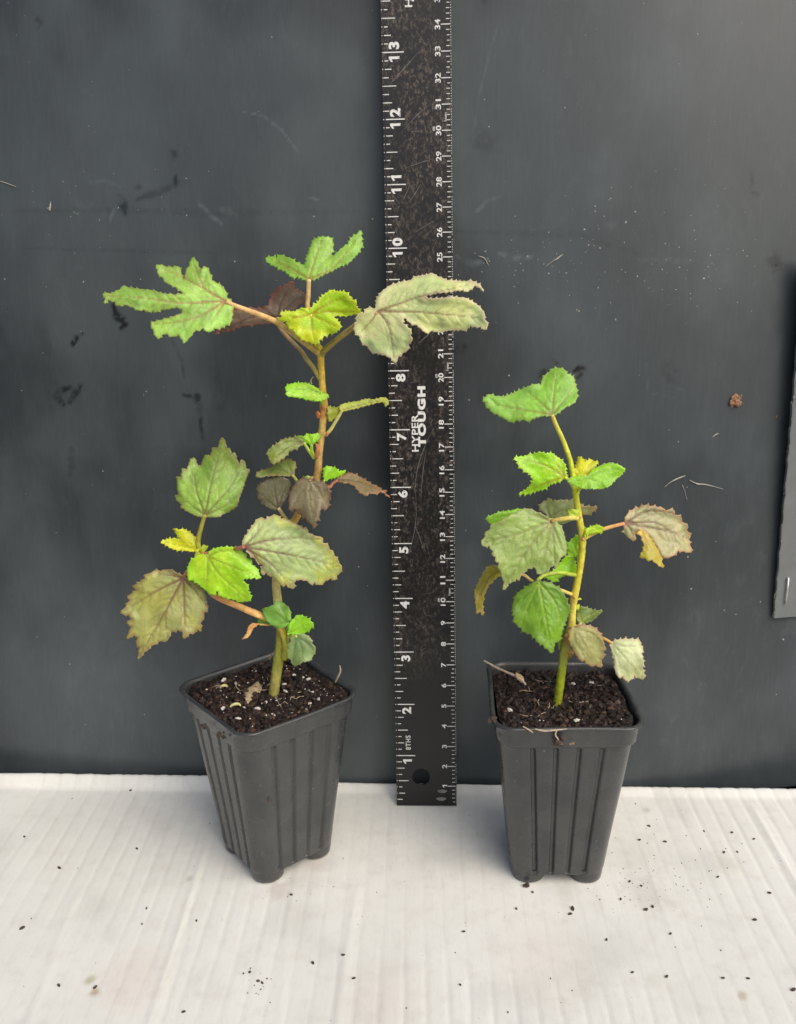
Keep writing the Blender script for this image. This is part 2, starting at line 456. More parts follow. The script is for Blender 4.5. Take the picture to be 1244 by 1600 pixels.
# --- sheet overlapping the board at the right, held by a staple
def panel():
    def P(px, py, lift): 
        x, v = board_xy(px, py); return board_pt(np.array(x), np.array(v), lift)
    tp = thing('plastic_panel', 'grey plastic panel with a staple overlapping the board at the right edge', 'panel', P(1206, 963, 0.1))
    n = np.array([0, math.cos(B_LEAN), -math.sin(B_LEAN)])
    rows = []
    N = 60
    xa, va = board_xy(1206, 963); xb, vb = board_xy(1236, 540)
    for i in range(N+1):
        t = i/N
        v = va + (10.0-va)*t
        x = xa + (xb-xa)/(vb-va)*(v-va) + 0.008*math.sin(t*90)+0.006*math.sin(t*211)
        lift = 0.10 + 0.24*t**0.8
        rows.append((x, v, lift))
    V = []; F = []
    for x, v, lift in rows:
        for k, xx in enumerate((x, x+0.02, x+0.8, x+2.0, x+6.0)):
            V.append(board_pt(np.array(min(xx, 20)), np.array(v), lift+0.008*(k > 0)))
        for xx in (x+6.0, x):
            V.append(board_pt(np.array(xx), np.array(v), lift-0.085))
    for i in range(N):
        for k in range(7):
            a = i*7+k; b = i*7+(k+1) % 7
            F.append((a, b, b+7, a+7))
    F.append(tuple(range(6, -1, -1))); F.append(tuple(N*7+k for k in range(7)))
    obj('sheet', V, F, M_panel, tp, smooth=False)
    a = P(1223, 938, 0.16); b = P(1226, 899, 0.175)
    tube('staple', [a+n*0.10, a-n*0.012, b-n*0.012, b+n*0.10], [0.018]*4, M_steel, tp, seg=8, smooth=False)
    L = []
    for k in range(70):
        i = int(rnd.random()**1.3*N*0.75); x, v, lift = rows[i]
        q, f = lump(rnd.uniform(.006, .014), k, (.7, .5, 1.4), 0)
        L.append((q+board_pt(np.array(x-.002), np.array(v+rnd.uniform(0, .15)), lift-.02+rnd.uniform(-.03, .03)), f))
    tag(joined('edge_dust', L, M_fleck, tp), kind='stuff')

# ------------------------------------------------------------------ tubes, lumps
def catmull(P, n):
    P = np.asarray(P, float)
    if len(P) == 2: return np.array([P[0]+(P[1]-P[0])*t for t in np.linspace(0, 1, n*2)])
    Q = np.vstack([2*P[0]-P[1], P, 2*P[-1]-P[-2]]); out = []
    for i in range(len(P)-1):
        p0, p1, p2, p3 = Q[i:i+4]
        for t in np.linspace(0, 1, n, endpoint=False):
            out.append(0.5*((2*p1)+(p2-p0)*t+(2*p0-5*p1+4*p2-p3)*t*t+(3*p1-p0-3*p2+p3)*t**3))
    out.append(P[-1]); return np.array(out)

def tube(name, pts, radii, mat, parent=None, cols=None, seg=12, n=8, smooth=True, org=None, lump=0.0, squash=1.0):
    pts = np.asarray(pts, float); radii = np.asarray(radii, float)
    if smooth:
        full = np.hstack([pts, radii[:, None]] + ([np.asarray(cols, float)] if cols is not None else []))
        full = catmull(full, n)
        pts = full[:, :3]; radii = np.abs(full[:, 3]); 
        if cols is not None: cols = np.clip(full[:, 4:7], 0, 1)
    V = []; C = []
    up = np.array([0.3, -0.9, 0.2])
    for i, p in enumerate(pts):
        t = pts[min(i+1, len(pts)-1)]-pts[max(i-1, 0)]; t = t/(np.linalg.norm(t)+1e-9)
        a = np.cross(t, up); a /= np.linalg.norm(a)+1e-9; b = np.cross(a, t); up = b
        for k in range(seg):
            th = 2*math.pi*k/seg
            r = radii[i]*(1+lump*(NP.rand()-0.5))
            V.append(p + r*(a*math.cos(th)+b*math.sin(th)*squash))
            if cols is not None: C.append(cols[i])
    F = []
    for i in range(len(pts)-1):
        for k in range(seg):
            F.append((i*seg+k, i*seg+(k+1) % seg, (i+1)*seg+(k+1) % seg, (i+1)*seg+k))
    F.append(tuple(range(seg-1, -1, -1))); F.append(tuple((len(pts)-1)*seg+k for k in range(seg)))
    return obj(name, V, F, mat, parent, org, np.array(C) if cols is not None else None)

_ico = None
def lump(r, seed, squash=(1, 1, 1), sub=1):
    bm = bmesh.new(); bmesh.ops.create_icosphere(bm, subdivisions=sub, radius=1.0)
    R = np.random.RandomState(seed)
    V = np.array([v.co[:] for v in bm.verts])*(0.7+0.6*R.rand(len(bm.verts), 1))*r*np.array(squash)
    F = [tuple(v.index for v in f.verts) for f in bm.faces]; bm.free()
    return V, F

def joined(name, lumps, mat, parent=None, org=None, cols=None):
    V = []; F = []; n = 0; C = []
    for k, (v, f) in enumerate(lumps):
        V.append(v); F += [tuple(i+n for i in t) for t in f]; n += len(v)
        if cols is not None: C.append(np.repeat(np.array([cols[k]]), len(v), 0))
    return obj(name, np.vstack(V), F, mat, parent, org, np.vstack(C) if cols is not None else None, smooth=False)

panel()

# ------------------------------------------------------------------ ruler
RW, RL = 1.112, 18.0
RX, RLEAN, RROLL = -0.786, 0.103, 0.010
ru = Vector((math.cos(RROLL), math.sin(RROLL)*math.sin(RLEAN), math.sin(RROLL)*math.cos(RLEAN)))
rv = Vector((-math.sin(RROLL), math.cos(RROLL)*math.sin(RLEAN), math.cos(RROLL)*math.cos(RLEAN)))
rn = ru.cross(rv)
ruler = thing('ruler', 'long black metal ruler with worn white inch and centimetre scale leaning upright between the pots', 'ruler', (RX, 0, 0))
RM = Matrix.Identity(4)
for i in range(3):
    RM[i][0] = ru[i]; RM[i][1] = rv[i]; RM[i][2] = rn[i]
RM[0][3] = RX*S; RM[1][3] = 0.0; RM[2][3] = 0.012*S
ruler.matrix_world = RM
DG = bpy.context.evaluated_depsgraph_get

def curve_mesh(cu):
    o = bpy.data.objects.new('tmp', cu); COL.objects.link(o)
    bpy.context.view_layer.update()
    me = bpy.data.meshes.new_from_object(o.evaluated_get(DG()))
    bpy.data.objects.remove(o)
    return me

def rpart(name, me, mat, loc=(0, 0, 0)):
    me.materials.clear(); me.materials.append(mat)
    o = bpy.data.objects.new(name, me); COL.objects.link(o)
    o.parent = ruler; o.location = Vector(loc)*S
    return o

cu = bpy.data.curves.new('ruler_body', 'CURVE'); cu.dimensions = '2D'; cu.fill_mode = 'BOTH'
cu.extrude = 0.016*S; cu.bevel_depth = 0.005*S; cu.bevel_resolution = 1
HOLE = (0.46, 0.575, 0.165)
circ = [(HOLE[0]+HOLE[2]*math.cos(t), HOLE[1]+HOLE[2]*math.sin(t)) for t in np.linspace(0, 2*math.pi, 40, endpoint=False)]
for pts in ([(0.005, 0.005), (RW-0.005, 0.005), (RW-0.005, RL), (0.005, RL)], circ):
    sp = cu.splines.new('POLY'); sp.points.add(len(pts)-1); sp.use_cyclic_u = True
    for p, q in zip(sp.points, pts): p.co = (q[0]*S, q[1]*S, 0, 1)
rpart('blade', curve_mesh(cu), M_ruler)
TOPZ = 0.0215

_gl = {}
def glyph(s, bold=0.0, spacing=1.0):
    key = (s, bold, spacing)
    if s == '1':                # a one with a clear flag, as on the ruler
        return np.array([(.30, 0, 0), (.56, 0, 0), (.56, 1, 0), (.36, 1, 0), (.30, .74, 0), (.04, .62, 0), (.04, .80, 0)]), [(0, 1, 2, 3, 4), (4, 3, 6, 5)]
    if key not in _gl:
        c = bpy.data.curves.new('txt', 'FONT'); c.body = s; c.size = 1.0; c.offset = bold; c.fill_mode = 'FRONT'; c.resolution_u = 4
        c.space_character = spacing
        me = curve_mesh(c)
        V = np.array([v.co[:] for v in me.vertices]); F = [tuple(p.vertices) for p in me.polygons]
        bpy.data.meshes.remove(me); _gl[key] = (V, F)
    return _gl[key]

def print_text(name, s, u0, u1, v0, v1, bold=0.02, fit=True, spacing=1.0):
    """lettering turned 90 degrees: it reads upwards, tops of the letters to the left"""
    V, F = glyph(s, bold, spacing)
    x0, x1, y0, y1 = V[:, 0].min(), V[:, 0].max(), V[:, 1].min(), V[:, 1].max()
    if fit:
        tx = (V[:, 0]-x0)/(x1-x0)*(v1-v0)+v0
    else:
        R, _ = glyph('8', bold); w8 = R[:, 0].max()-R[:, 0].min() if s != '1' else 0.80
        tx = (V[:, 0]-(x0+x1)/2)/w8*(v1-v0)+(v0+v1)/2
    ty = u1-(V[:, 1]-y0)/(y1-y0)*(u1-u0)
    P = np.stack([ty, tx, 0*tx+TOPZ+0.0012], -1)
    c = P.mean(0); c[2] = 0
    me = mesh_data(name, P-c, F, M_print, smooth=False)
    return rpart(name, me, M_print, c)

for n in range(1, 18):
    st = str(n)
    if len(st) == 1:
        print_text('numeral', st, 0.13, 0.295, n-0.185, n-0.05, 0.04, False)
    else:
        print_text('numeral', st[0], 0.115, 0.285, n-0.165, n-0.04, 0.045, False)
        print_text('numeral', st[1], 0.115, 0.285, n+0.035, n+0.165, 0.045, False)
for n in range(1, 46):
    v = n/2.54
    hw = 0.04 if n < 10 else 0.075
    print_text('numeral', str(n), RW-0.262, RW-0.175, v-hw, v+hw, 0.020, n >= 10)
    if n % 10 == 0:
        print_text('unit_lettering', 'cm', RW-0.31, RW-0.275, v-0.005, v+0.06, 0.015)
for v in (10.45/2.54, 20.45/2.54, 30.5/2.54, 40.5/2.54):
    print_text('unit_lettering', '1mm', RW-0.125, RW-0.085, v-0.06, v+0.07, 0.012)
for k in (0, 7.03):
    print_text('printed_lettering', 'HYPER', 0.385, 0.500, 6.62+k, 7.26+k, 0.022, True, 1.08)
    print_text('printed_lettering', 'TOUGH', 0.492, 0.630, 6.70+k, 7.735+k, 0.06, True, 1.2)
print_text('printed_lettering', '8THS', 0.185, 0.275, 1.115, 1.395, 0.012, True, 1.15)

def quads(name, rects, mat, z):
    V = []; F = []
    for (a, b, c, d) in rects:
        n = len(V); V += [(a, c, z), (b, c, z), (b, d, z), (a, d, z)]; F.append((n, n+1, n+2, n+3))
    return rpart(name, mesh_data(name, V, F, mat, smooth=False), mat)
rects = []
for i in range(1, int(17.8*8)):
    v = i/8.0
    L = 0.355 if i % 8 == 0 else 0.225 if i % 4 == 0 else 0.155 if i % 2 == 0 else 0.108
    gap = rnd.choice([0.03, 0.045, 0.05])
    t = 0.0085 if i % 8 == 0 else 0.007
    rects.append((gap, L, v-t, v+t)); rects.append((0.006, 0.022, v-t*0.8, v+t*0.8))
quads('inch_scale_lines', rects, M_print, TOPZ+0.0006)
rects = []
for i in range(1, 445):
    v = i/25.4
    if i % 10 == 0: rects.append((RW-0.165, RW-0.022, v-0.007, v+0.007))
    elif i % 2 == 0: rects.append((RW-(0.085 if rnd.random() < .8 else 0.07), RW-0.03, v-0.0055, v+0.0055))
    if rnd.random() < .85: rects.append((RW-0.014, RW-0.006, v-0.008, v+0.010))
quads('centimetre_scale_lines', rects, M_print, TOPZ+0.0006)
# scratches and scuffed spots on the blade
V = []; F = []
def strip(pts, w):
    pts = catmull([(a, b, 0) for a, b in pts], 6)
    n0 = len(V)
    for i, p in enumerate(pts):
        t = pts[min(i+1, len(pts)-1)]-pts[max(i-1, 0)]; t /= np.linalg.norm(t)+1e-9
        ww = w*(1-abs(2*i/(len(pts)-1)-1)*0.6)
        V.append((p[0]-t[1]*ww, p[1]+t[0]*ww, TOPZ+0.0004)); V.append((p[0]+t[1]*ww, p[1]-t[0]*ww, TOPZ+0.0004))
    for i in range(len(pts)-1):
        a = n0+2*i; F.append((a, a+1, a+3, a+2))
for p in ([(0.75, 7.0), (0.6, 6.7), (0.47, 6.3), (0.42, 5.95)], [(0.1, 12.5), (0.35, 12.75), (0.6, 13.0)], [(0.35, 11.85), (0.55, 12.05), (0.75, 12.2)],
          [(0.35, 11.25), (0.6, 11.33), (0.8, 11.38)], [(0.3, 10.75), (0.38, 10.9), (0.42, 11.0)], [(0.38, 10.7), (0.5, 10.85), (0.6, 11.0)], [(0.45, 11.81), (0.65, 11.81)],
          [(0.12, 10.85), (0.25, 10.7)], [(0.42, 5.3), (0.5, 5.1), (0.55, 4.9)], [(0.3, 4.8), (0.4, 5.2), (0.45, 5.6)], [(0.62, 6.6), (0.56, 6.2), (0.53, 5.8)], [(0.5, 10.25), (0.8, 10.42)], [(0.52, 8.45), (0.7, 8.6)]):
    strip(p, 0.004)
for k in range(40):
    u = rnd.uniform(.1, 1); v = rnd.uniform(3, 14); a = rnd.gauss(1.57, .8); l = rnd.uniform(.04, .25)
    strip([(u, v), (min(u+l*math.cos(a), RW-.05), v+l*math.sin(a))], 0.0022)
tag(rpart('scratches', mesh_data('scratches', V, F, M_scratch, smooth=False), M_scratch), kind='stuff')
for (u, v) in ((0.845, 0.29), (0.825, 0.135)):
    e = [(0.085*math.cos(t)*(1+.15*math.sin(3*t)), 0.035*math.sin(t), TOPZ+0.0008) for t in np.linspace(0, 2*math.pi, 20, endpoint=False)]
    rpart('paint_smudge', mesh_data('paint_smudge', e, [tuple(range(20))], M_print, smooth=False), M_scratch, (u, v, 0))

# ------------------------------------------------------------------ pots
def rsq(a, r, groove=0.0, nside=112, ncor=14, scale=1.0):
    """rounded square; grooves cut into each side"""
    pts = []
    for s in range(4):
        ca, sa = math.cos(s*math.pi/2), math.sin(s*math.pi/2)
        loc = []
        L = a-r
        for i in range(nside):
            t = -L+2*L*i/nside
            d = 0.0
            if groove:
                for g in (-1.5, -0.5, 0.5, 1.5):
                    q = (t-g*0.34*a)/0.05
                    if -1 < q < 1: d = max(d, groove*(min(1.0, (q+1)*3.5) if q < 0.1 else (1-q)/0.9))
            loc.append((t, -a+d))
        for i in range(ncor):
            th = -math.pi/2+math.pi/2*i/ncor
            loc.append((L+r*math.cos(th), -L+r*math.sin(th)))
        pts += [(x*ca-y*sa, x*sa+y*ca) for x, y in loc]
    return pts

def loft(profile, close_bottom=False):
    V = []; F = []; N = None
    for z, a, r, g in profile:
        p = rsq(a, r, g); N = len(p)
        V += [(x, y, z) for x, y in p]
    for i in range(len(profile)-1):
        for k in range(N):
            F.append((i*N+k, (i+1)*N+k, (i+1)*N+(k+1) % N, i*N+(k+1) % N))
    if close_bottom:
        V.append((0, 0, profile[-1][0])); c = len(V)-1; b = (len(profile)-1)*N
        for k in range(N): F.append((b+k, c, b+(k+1) % N))
    return V, F

def spin(V, ang, org):
    V = np.asarray(V, float); c, s = math.cos(ang), math.sin(ang)
    return np.stack([V[:, 0]*c-V[:, 1]*s+org[0], V[:, 0]*s+V[:, 1]*c+org[1], V[:, 2]+org[2]], -1)

POT_H = 3.085
def make_pot(org, ang, label, bend):
    t = thing('plant_pot', label, 'plant pot', org, 'square nursery pots')
    def P(V):
        V = np.array(V, float)
        V[:, :2] *= (1+0.038*sstep(0.2, 3.1, V[:, 2]))[:, None]
        k = sstep(2.3, 3.1, V[:, 2])                       # hand-bent thin rim
        V[:, 0] *= 1+bend*0.02*k*np.sin(V[:, 1]*2.2); V[:, 1] *= 1+bend*0.015*k*np.sin(V[:, 0]*1.9+1)
        V[:, 2] += k*0.012*np.sin(V[:, 0]*2.1+bend*2)*np.cos(V[:, 1]*1.7)
        return spin(V, ang, org)
    rim = [(2.75, .960, .27, 0), (2.9, 1.005, .28, 0), (3.03, 1.015, .29, 0), (3.065, 1.025, .29, 0), (3.083, 1.045, .30, 0), (3.086, 1.07, .31, 0), (3.078, 1.092, .32, 0),
           (3.06, 1.098, .32, 0), (3.042, 1.088, .32, 0), (3.03, 1.065, .31, 0), (3.0, 1.052, .31, 0), (2.9, 1.045, .31, 0), (2.76, 1.037, .32, 0), (2.735, 1.03, .32, 0), (2.722, 1.012, .32, 0), (2.718, .99, .32, 0)]
    V, F = loft(rim); obj('rim', P(V), F, M_pot, t)
    prof = [(2.73, .995, .32, 0), (2.70, .997, .32, 0), (2.69, .996, .32, .008), (2.675, .994, .33, .048)]
    for i in range(1, 23):
        z = 2.675+(0.24-2.675)*i/22; f = (z-0.24)/(2.675-0.24)
        prof.append((z, 0.772+(0.993-0.772)*f, .33, .048+.004*(1-f)))
    prof += [(0.215, .768, .33, .03), (0.195, .755, .33, .0), (0.185, .73, .31, 0)]
    V, F = loft(prof, True); obj('body', P(V), F, M_pot, t)
    # four hollow-looking feet
    for k in range(4):
        sx, sy = ((-1, -1), (1, -1), (1, 1), (-1, 1))[k]
        V = []; F = []
        lev = [(0.26, .0), (0.24, .0), (0.10, -.006), (0.03, -.012), (0.008, -.03), (0.0, -.06)]
        n = 40
        for z, ins in lev:
            out = 0.738+0.06*z+ins*1.0
            w = 0.54+ins*2
            c = out-w/2
            q = []
            ro, ri = 0.31, 0.24
            for (qx, qy, r) in ((1, 1, ro), (-1, 1, ri), (-1, -1, ri), (1, -1, ri)):
                a0 = {(1, 1): 0, (-1, 1): 90, (-1, -1): 180, (1, -1): 270}[(qx, qy)]
                rr = min(r, w/2-0.005)
                for j in range(10):
                    th = math.radians(a0+10*j)
                    q.append((c+qx*(w/2-rr)+rr*math.cos(th), c+qy*(w/2-rr)+rr*math.sin(th)))
            V += [(x*sx, y*sy, z) for x, y in q]
        for i in range(len(lev)-1):
            for j in range(n):
                f = (i*n+j, i*n+(j+1) % n, (i+1)*n+(j+1) % n, (i+1)*n+j)
                F.append(f if sx*sy < 0 else f[::-1])
        b = (len(lev)-1)*n
        f = tuple(b+j for j in range(n)); F.append(f if sx*sy < 0 else f[::-1])
        obj('foot', P(V), F, M_pot, t)
    return t

POT1 = (-2.808, -1.277, 0.0); A1 = 0.717
POT2 = (1.935, -1.330, 0.0); A2 = 0.017
make_pot(POT1, A1, 'charcoal plastic pot turned cornerwise, soil flecked with white perlite, left of the ruler', 1.0)
make_pot(POT2, A2, 'charcoal plastic pot facing straight on with roots over its front rim, right of the ruler', -1.0)

# ------------------------------------------------------------------ soil
def soil_z(x, y, seed, back):
    return 2.965 + 0.10*(fbm(x*2.5+40, y*2.5+40, seed, 3)-0.5) + 0.10*(fbm(x*9+40, y*9+40, seed+5, 3)-0.5) - 0.10*back*sstep(0.2, 1.0, y) + 0.03

def make_soil(org, ang, seed, label, nperl, back, green):
    o = (org[0], org[1], 2.9)
    t = thing('potting_soil', label, 'soil', o, 'potting soil filling the pots')
    g = np.linspace(-1, 1, 150)
    X, Y, F = grid(g, g)
    m = np.maximum(np.abs(X), np.abs(Y)); p6 = (np.abs(X)**7+np.abs(Y)**7)**(1/7.0)
    k = np.where(p6 > 1e-6, m/np.maximum(p6, 1e-6), 1.0)
    x = X*k*1.03; y = Y*k*1.03
    z = soil_z(x, y, seed, back) + 0.035*(NP.rand(len(x))-0.5)
    base = np.array([0.014, 0.008, 0.006])
    c = base*(0.5+1.2*fbm(x*14, y*14, seed+9, 3))[:, None]
    obj('soil_surface', spin(np.stack([x, y, z], -1), ang, (org[0], org[1], 0)), F, M_soil, t, cols=c)
    R = np.random.RandomState(seed)
    L = []; C = []
    for i in range(4200):
        a, b = R.uniform(-.985, .985, 2)
        if (abs(a)**7+abs(b)**7) > 0.93: continue
        r = 0.008+0.058*R.rand()**5
        v, f = lump(r, R.randint(1 << 30), (1, R.uniform(.5, 1.2), R.uniform(.4, .9)), 1)
        th = R.uniform(0, 6.28); q = v.copy(); q[:, 0] = v[:, 0]*math.cos(th)-v[:, 1]*math.sin(th); q[:, 1] = v[:, 0]*math.sin(th)+v[:, 1]*math.cos(th)
        q += np.array([a, b, float(soil_z(np.array(a), np.array(b), seed, back))+r*0.25])
        L.append((spin(q, ang, (org[0], org[1], 0)), f))
        w = R.rand()
        C.append(base*(0.5+1.6*R.rand()) if w < .8 else np.array([0.075, 0.042, 0.026])*(0.4+R.rand()))
    tag(joined('soil_crumbs', L, M_soil, t, cols=C), kind='stuff')
    # small pale flecks, too many to count
    L = []
    for i in range(int(nperl*1.8)):
        a, b = R.uniform(-.95, .95, 2); r = 0.006+0.009*R.rand()
        v, f = lump(r, R.randint(1 << 30), (1, 1, .8), 1)
        L.append((spin(v+np.array([a, b, float(soil_z(np.array(a), np.array(b), seed, back))+0.012+r*.5]), ang, (org[0], org[1], 0)), f))
    tag(joined('perlite_specks', L, M_perl, t), kind='stuff')
    # larger grains one by one, sharing a handful of meshes
    kinds = []
    for s in range(5):
        v, f = lump(1.0, 900+s, (1.25, .75, .65), 1)
        kinds.append(mesh_data('perlite_grain', v, f, M_perl, smooth=False))
    for i in range(nperl):
        a, b = R.uniform(-.9, .9, 2); r = 0.012+0.042*R.rand()**3
        w = spin([(a, b, float(soil_z(np.array(a), np.array(b), seed, back))+0.012+r*.5)], ang, (org[0], org[1], 0))[0]
        q = bpy.data.objects.new('perlite_grain', kinds[i % 5]); put(q, t, w)
        q.scale = (r, r*R.uniform(.7, 1.2), r*R.uniform(.7, 1)); q.rotation_euler = (0, 0, R.uniform(0, 6))
    # fine root hairs lying in the peat
    for i in range(12):
        a, b = R.uniform(-.8, .8, 2); th = R.uniform(0, 6.28); pts = []
        for j in range(4):
            pts.append((a, b, float(soil_z(np.array(a), np.array(b), seed, back))+0.03+0.015*R.rand()))
            th += R.uniform(-.7, .7); a += .07*math.cos(th); b += .07*math.sin(th)
        tube('root_hair', spin(pts, ang, (org[0], org[1], 0)), [.004, .005, .005, .003], M_root, t, seg=6, n=5)
    return t
make_soil(POT1, A1, 3, 'dark crumbly potting soil dotted with white perlite in the left pot', 64, 0.2, True)
make_soil(POT2, A2, 8, 'dark brown potting soil with few pale grains in the right pot', 9, 0.6, False)
def on_soil(px, py): return at_z(px, py, 2.95)

# ------------------------------------------------------------------ leaves
CROP = {'A': (140, 340, 3.8875), 'B': (400, 340, 3.2737), 'C': (380, 570, 4.7846), 'D': (170, 670, 4.2115), 'E': (340, 760, 5.1833),
        'F': (730, 560, 4.6074), 'G': (720, 760, 5.1833), 'H': (860, 740, 4.4458), 'P': (0, 0, 1.0)}
def pp(s):
    out = []; c = 'P'
    for w in s.split():
        if w.endswith(':'): c = w[0]; continue
        x, y = w.split(','); ox, oy, k = CROP[c]
        out.append((ox+float(x)/k, oy+float(y)/k))
    return out

def serrate(P, ln, amp, R):
    """add forward-pointing teeth along an outline"""
    area = sum(a[0]*b[1]-b[0]*a[1] for a, b in zip(P, P[1:]+P[:1]))
    sg = 1 if area > 0 else -1
    out = []
    for a, b in zip(P, P[1:]+P[:1]):
        dx, dy = b[0]-a[0], b[1]-a[1]; L = math.hypot(dx, dy)
        if L < 1e-6: continue
        n = max(1, int(round(L/ln))); nx, ny = dy/L*sg, -dx/L*sg
        cuts = sorted([0.0]+[(i+R.uniform(-.28, .28))/n for i in range(1, n)]+[1.0])
        for i in range(n):
            t0 = cuts[i]; am = amp*R.uniform(.35, 1.4) if L > ln*0.7 else amp*0.4
            out.append((a[0]+dx*t0, a[1]+dy*t0))
            for q, h in ((.45, .38), (.74, 1.15), (.80, .5)):
                t = cuts[i]+(cuts[i+1]-cuts[i])*q
                out.append((a[0]+dx*t+nx*am*h, a[1]+dy*t+ny*am*h))
    return out

def inside(X, Y, P):
    r = np.zeros(X.shape, bool); j = len(P)-1
    for i in range(len(P)):
        xi, yi = P[i]; xj, yj = P[j]
        c = ((yi > Y) != (yj > Y)) & (X < (xj-xi)*(Y-yi)/((yj-yi) if abs(yj-yi) > 1e-9 else 1e-9)+xi)
        r ^= c; j = i
    return r

K_ALB = 1.55
def leaf(plant, outline, base, veins, Y0, g=(0, 0), fold=0.0, curl=0.0, col=(130, 170, 70), edge=None, vein=(120, 80, 50), patch=None, patch_amt=0.5,
         tooth=(7, 1.6), ew=5.0, vw=1.5, step=2.2, ripple=0.03, quilt=0.012, petiole=None, pcol=(170, 150, 80), prad=0.028, name='leaf', label=None, sec=True, tipcol=None):
    R = random.Random(int(sum(p[0]*7+p[1]*13 for p in pp(outline))))
    P0 = pp(outline); b = pp(base)[0]
    if tooth[1] > 0: P0 = serrate(P0, tooth[0]*1.15, tooth[1]*1.9, R)
    # even out boundary spacing
    P = []
    for a, c in zip(P0, P0[1:]+P0[:1]):
        L = math.hypot(c[0]-a[0], c[1]-a[1]); n = max(1, int(L/step))
        for i in range(n): P.append((a[0]+(c[0]-a[0])*i/n, a[1]+(c[1]-a[1])*i/n))
    Q = []
    for p in P:
        if not Q or math.hypot(p[0]-Q[-1][0], p[1]-Q[-1][1]) > 0.25: Q.append(p)
    P = Q
    A = np.array(P); x0, y0 = A.min(0); x1, y1 = A.max(0)
    gx, gy = np.meshgrid(np.arange(x0, x1, step), np.arange(y0, y1, step))
    gx = (gx+(np.arange(gx.shape[0]) % 2)[:, None]*step/2).ravel(); gy = gy.ravel()
    gx = gx+NP.uniform(-.3, .3, gx.shape); gy = gy+NP.uniform(-.3, .3, gy.shape)
    ins = inside(gx, gy, P); gx = gx[ins]; gy = gy[ins]
    # keep clear of the boundary
    dm = np.full(gx.shape, 1e9)
    for p in P: dm = np.minimum(dm, np.hypot(gx-p[0], gy-p[1]))
    keep = dm > step*0.55
    inner = list(zip(gx[keep], gy[keep]))
    co = [Vector(p) for p in P]+[Vector((float(a), float(c))) for a, c in inner]
    ed = [(i, (i+1) % len(P)) for i in range(len(P))]
    vo, eo, fo, _, _, _ = delaunay_2d_cdt(co, ed, [], 1, 1e-4)
    X = np.array([v[0] for v in vo]); Yp = np.array([v[1] for v in vo])
    # boundary distance, vein masks (pixels)
    de = np.full(X.shape, 1e9)
    for p in P: de = np.minimum(de, np.hypot(X-p[0], Yp-p[1]))
    vm = np.zeros(X.shape); vc = np.zeros(X.shape); dmain = np.full(X.shape, 1e9)
    for k, vs_ in enumerate(veins):
        vp = [b]+pp(vs_)
        vp = [tuple(q) for q in catmull([(q[0], q[1], 0) for q in vp], 5)[:, :2]] if len(vp) > 2 else vp
        d, t = seg_dist(X, Yp, vp)
        w = vw*(1.25-0.9*t)
        vm = np.maximum(vm, (1-0.45*t)*(1-sstep(w*0.5, w*1.9, d))); vc = np.maximum(vc, (0.8-0.4*t)*(1-sstep(w*0.35, w*1.25, d)))
        if k == 0: dmain = d
        if sec:
            cum = len(vp)
            Ltot = sum(math.hypot(c[0]-a[0], c[1]-a[1]) for a, c in zip(vp, vp[1:]))
            ns = int(Ltot/15)
            for j in range(1, ns):
                f = j/ns; i = min(int(f*(len(vp)-1)), len(vp)-2); fr = f*(len(vp)-1)-i
                sx = vp[i][0]+(vp[i+1][0]-vp[i][0])*fr; sy = vp[i][1]+(vp[i+1][1]-vp[i][1])*fr
                th = math.atan2(vp[i+1][1]-vp[i][1], vp[i+1][0]-vp[i][0])
                for sd_ in (-1, 1):
                    a2 = th+sd_*R.uniform(.65, .9); ln = Ltot*R.uniform(.2, .32)*(1.1-0.6*f)
                    e1 = (sx+ln*.55*math.cos(a2), sy+ln*.55*math.sin(a2)); e2 = (sx+ln*math.cos(a2-sd_*.25), sy+ln*math.sin(a2-sd_*.25))
                    d2, t2 = seg_dist(X, Yp, [(sx, sy), e1, e2])
                    vm = np.maximum(vm, 0.6*(1-t2*.7)*(1-sstep(vw*.25, vw*1.6, d2))); vc = np.maximum(vc, 0.25*(1-t2*.7)*(1-sstep(vw*.25, vw*1.0, d2)))
    u = (X-b[0])/95.0; v = -(Yp-b[1])/95.0
    r = np.hypot(u, v)
    Yd = Y0+g[0]*u+g[1]*v+fold*np.minimum(dmain, 90)/95.0+curl*r*r
    sx_, sy_ = rnd.uniform(0, 50), rnd.uniform(0, 50)
    Yd += ripple*2*(fbm(u*2.2+sx_, v*2.2+sy_, 5, 2)-0.5)*np.minimum(r*2, 1) + ripple*1.2*np.sin(r*3+np.arctan2(v, u)*7)*sstep(14, 2, de)*np.minimum(r*1.5, 1)
    Yd += 1.25*quilt*vm - quilt*0.8*fbm(u*9+sx_, v*9+sy_, 6, 2)
    D = Fv[None]+Rv[None]*((X-IW/2)/FPX)[:, None]-Uv[None]*((Yp-IH/2)/FPX)[:, None]
    W = CAM[None]+D*((Yd-CAM[1])/D[:, 1])[:, None]
    # pigment
    c0 = np.array(lin(col))*K_ALB; ce = np.array(lin(edge if edge else [v_*0.85 for v_ in col]))*K_ALB; cv = np.array(lin(vein))*K_ALB
    C = np.repeat(c0[None], len(X), 0)
    mot = fbm(u*5+sx_, v*5+sy_, 71, 4)
    C = C*(0.74+0.52*mot)[:, None]
    big = fbm(u*1.3+sx_+9, v*1.3+sy_+9, 75, 2)
    wy = 0.55*sstep(0.45, 0.75, big)[:, None]                 # yellowing, then bronzing, in broad drifts
    C = C*(1-wy)+C*np.array([[1.15, 1.04, 0.80]])*wy
    wb = 0.14*sstep(0.42, 0.20, big)[:, None]
    C = C*(1-wb)+np.array(lin((124, 104, 74)))[None]*K_ALB*wb
    C = C*(1+0.16*sstep(0.5, 0.05, r/r.max()))[:, None]
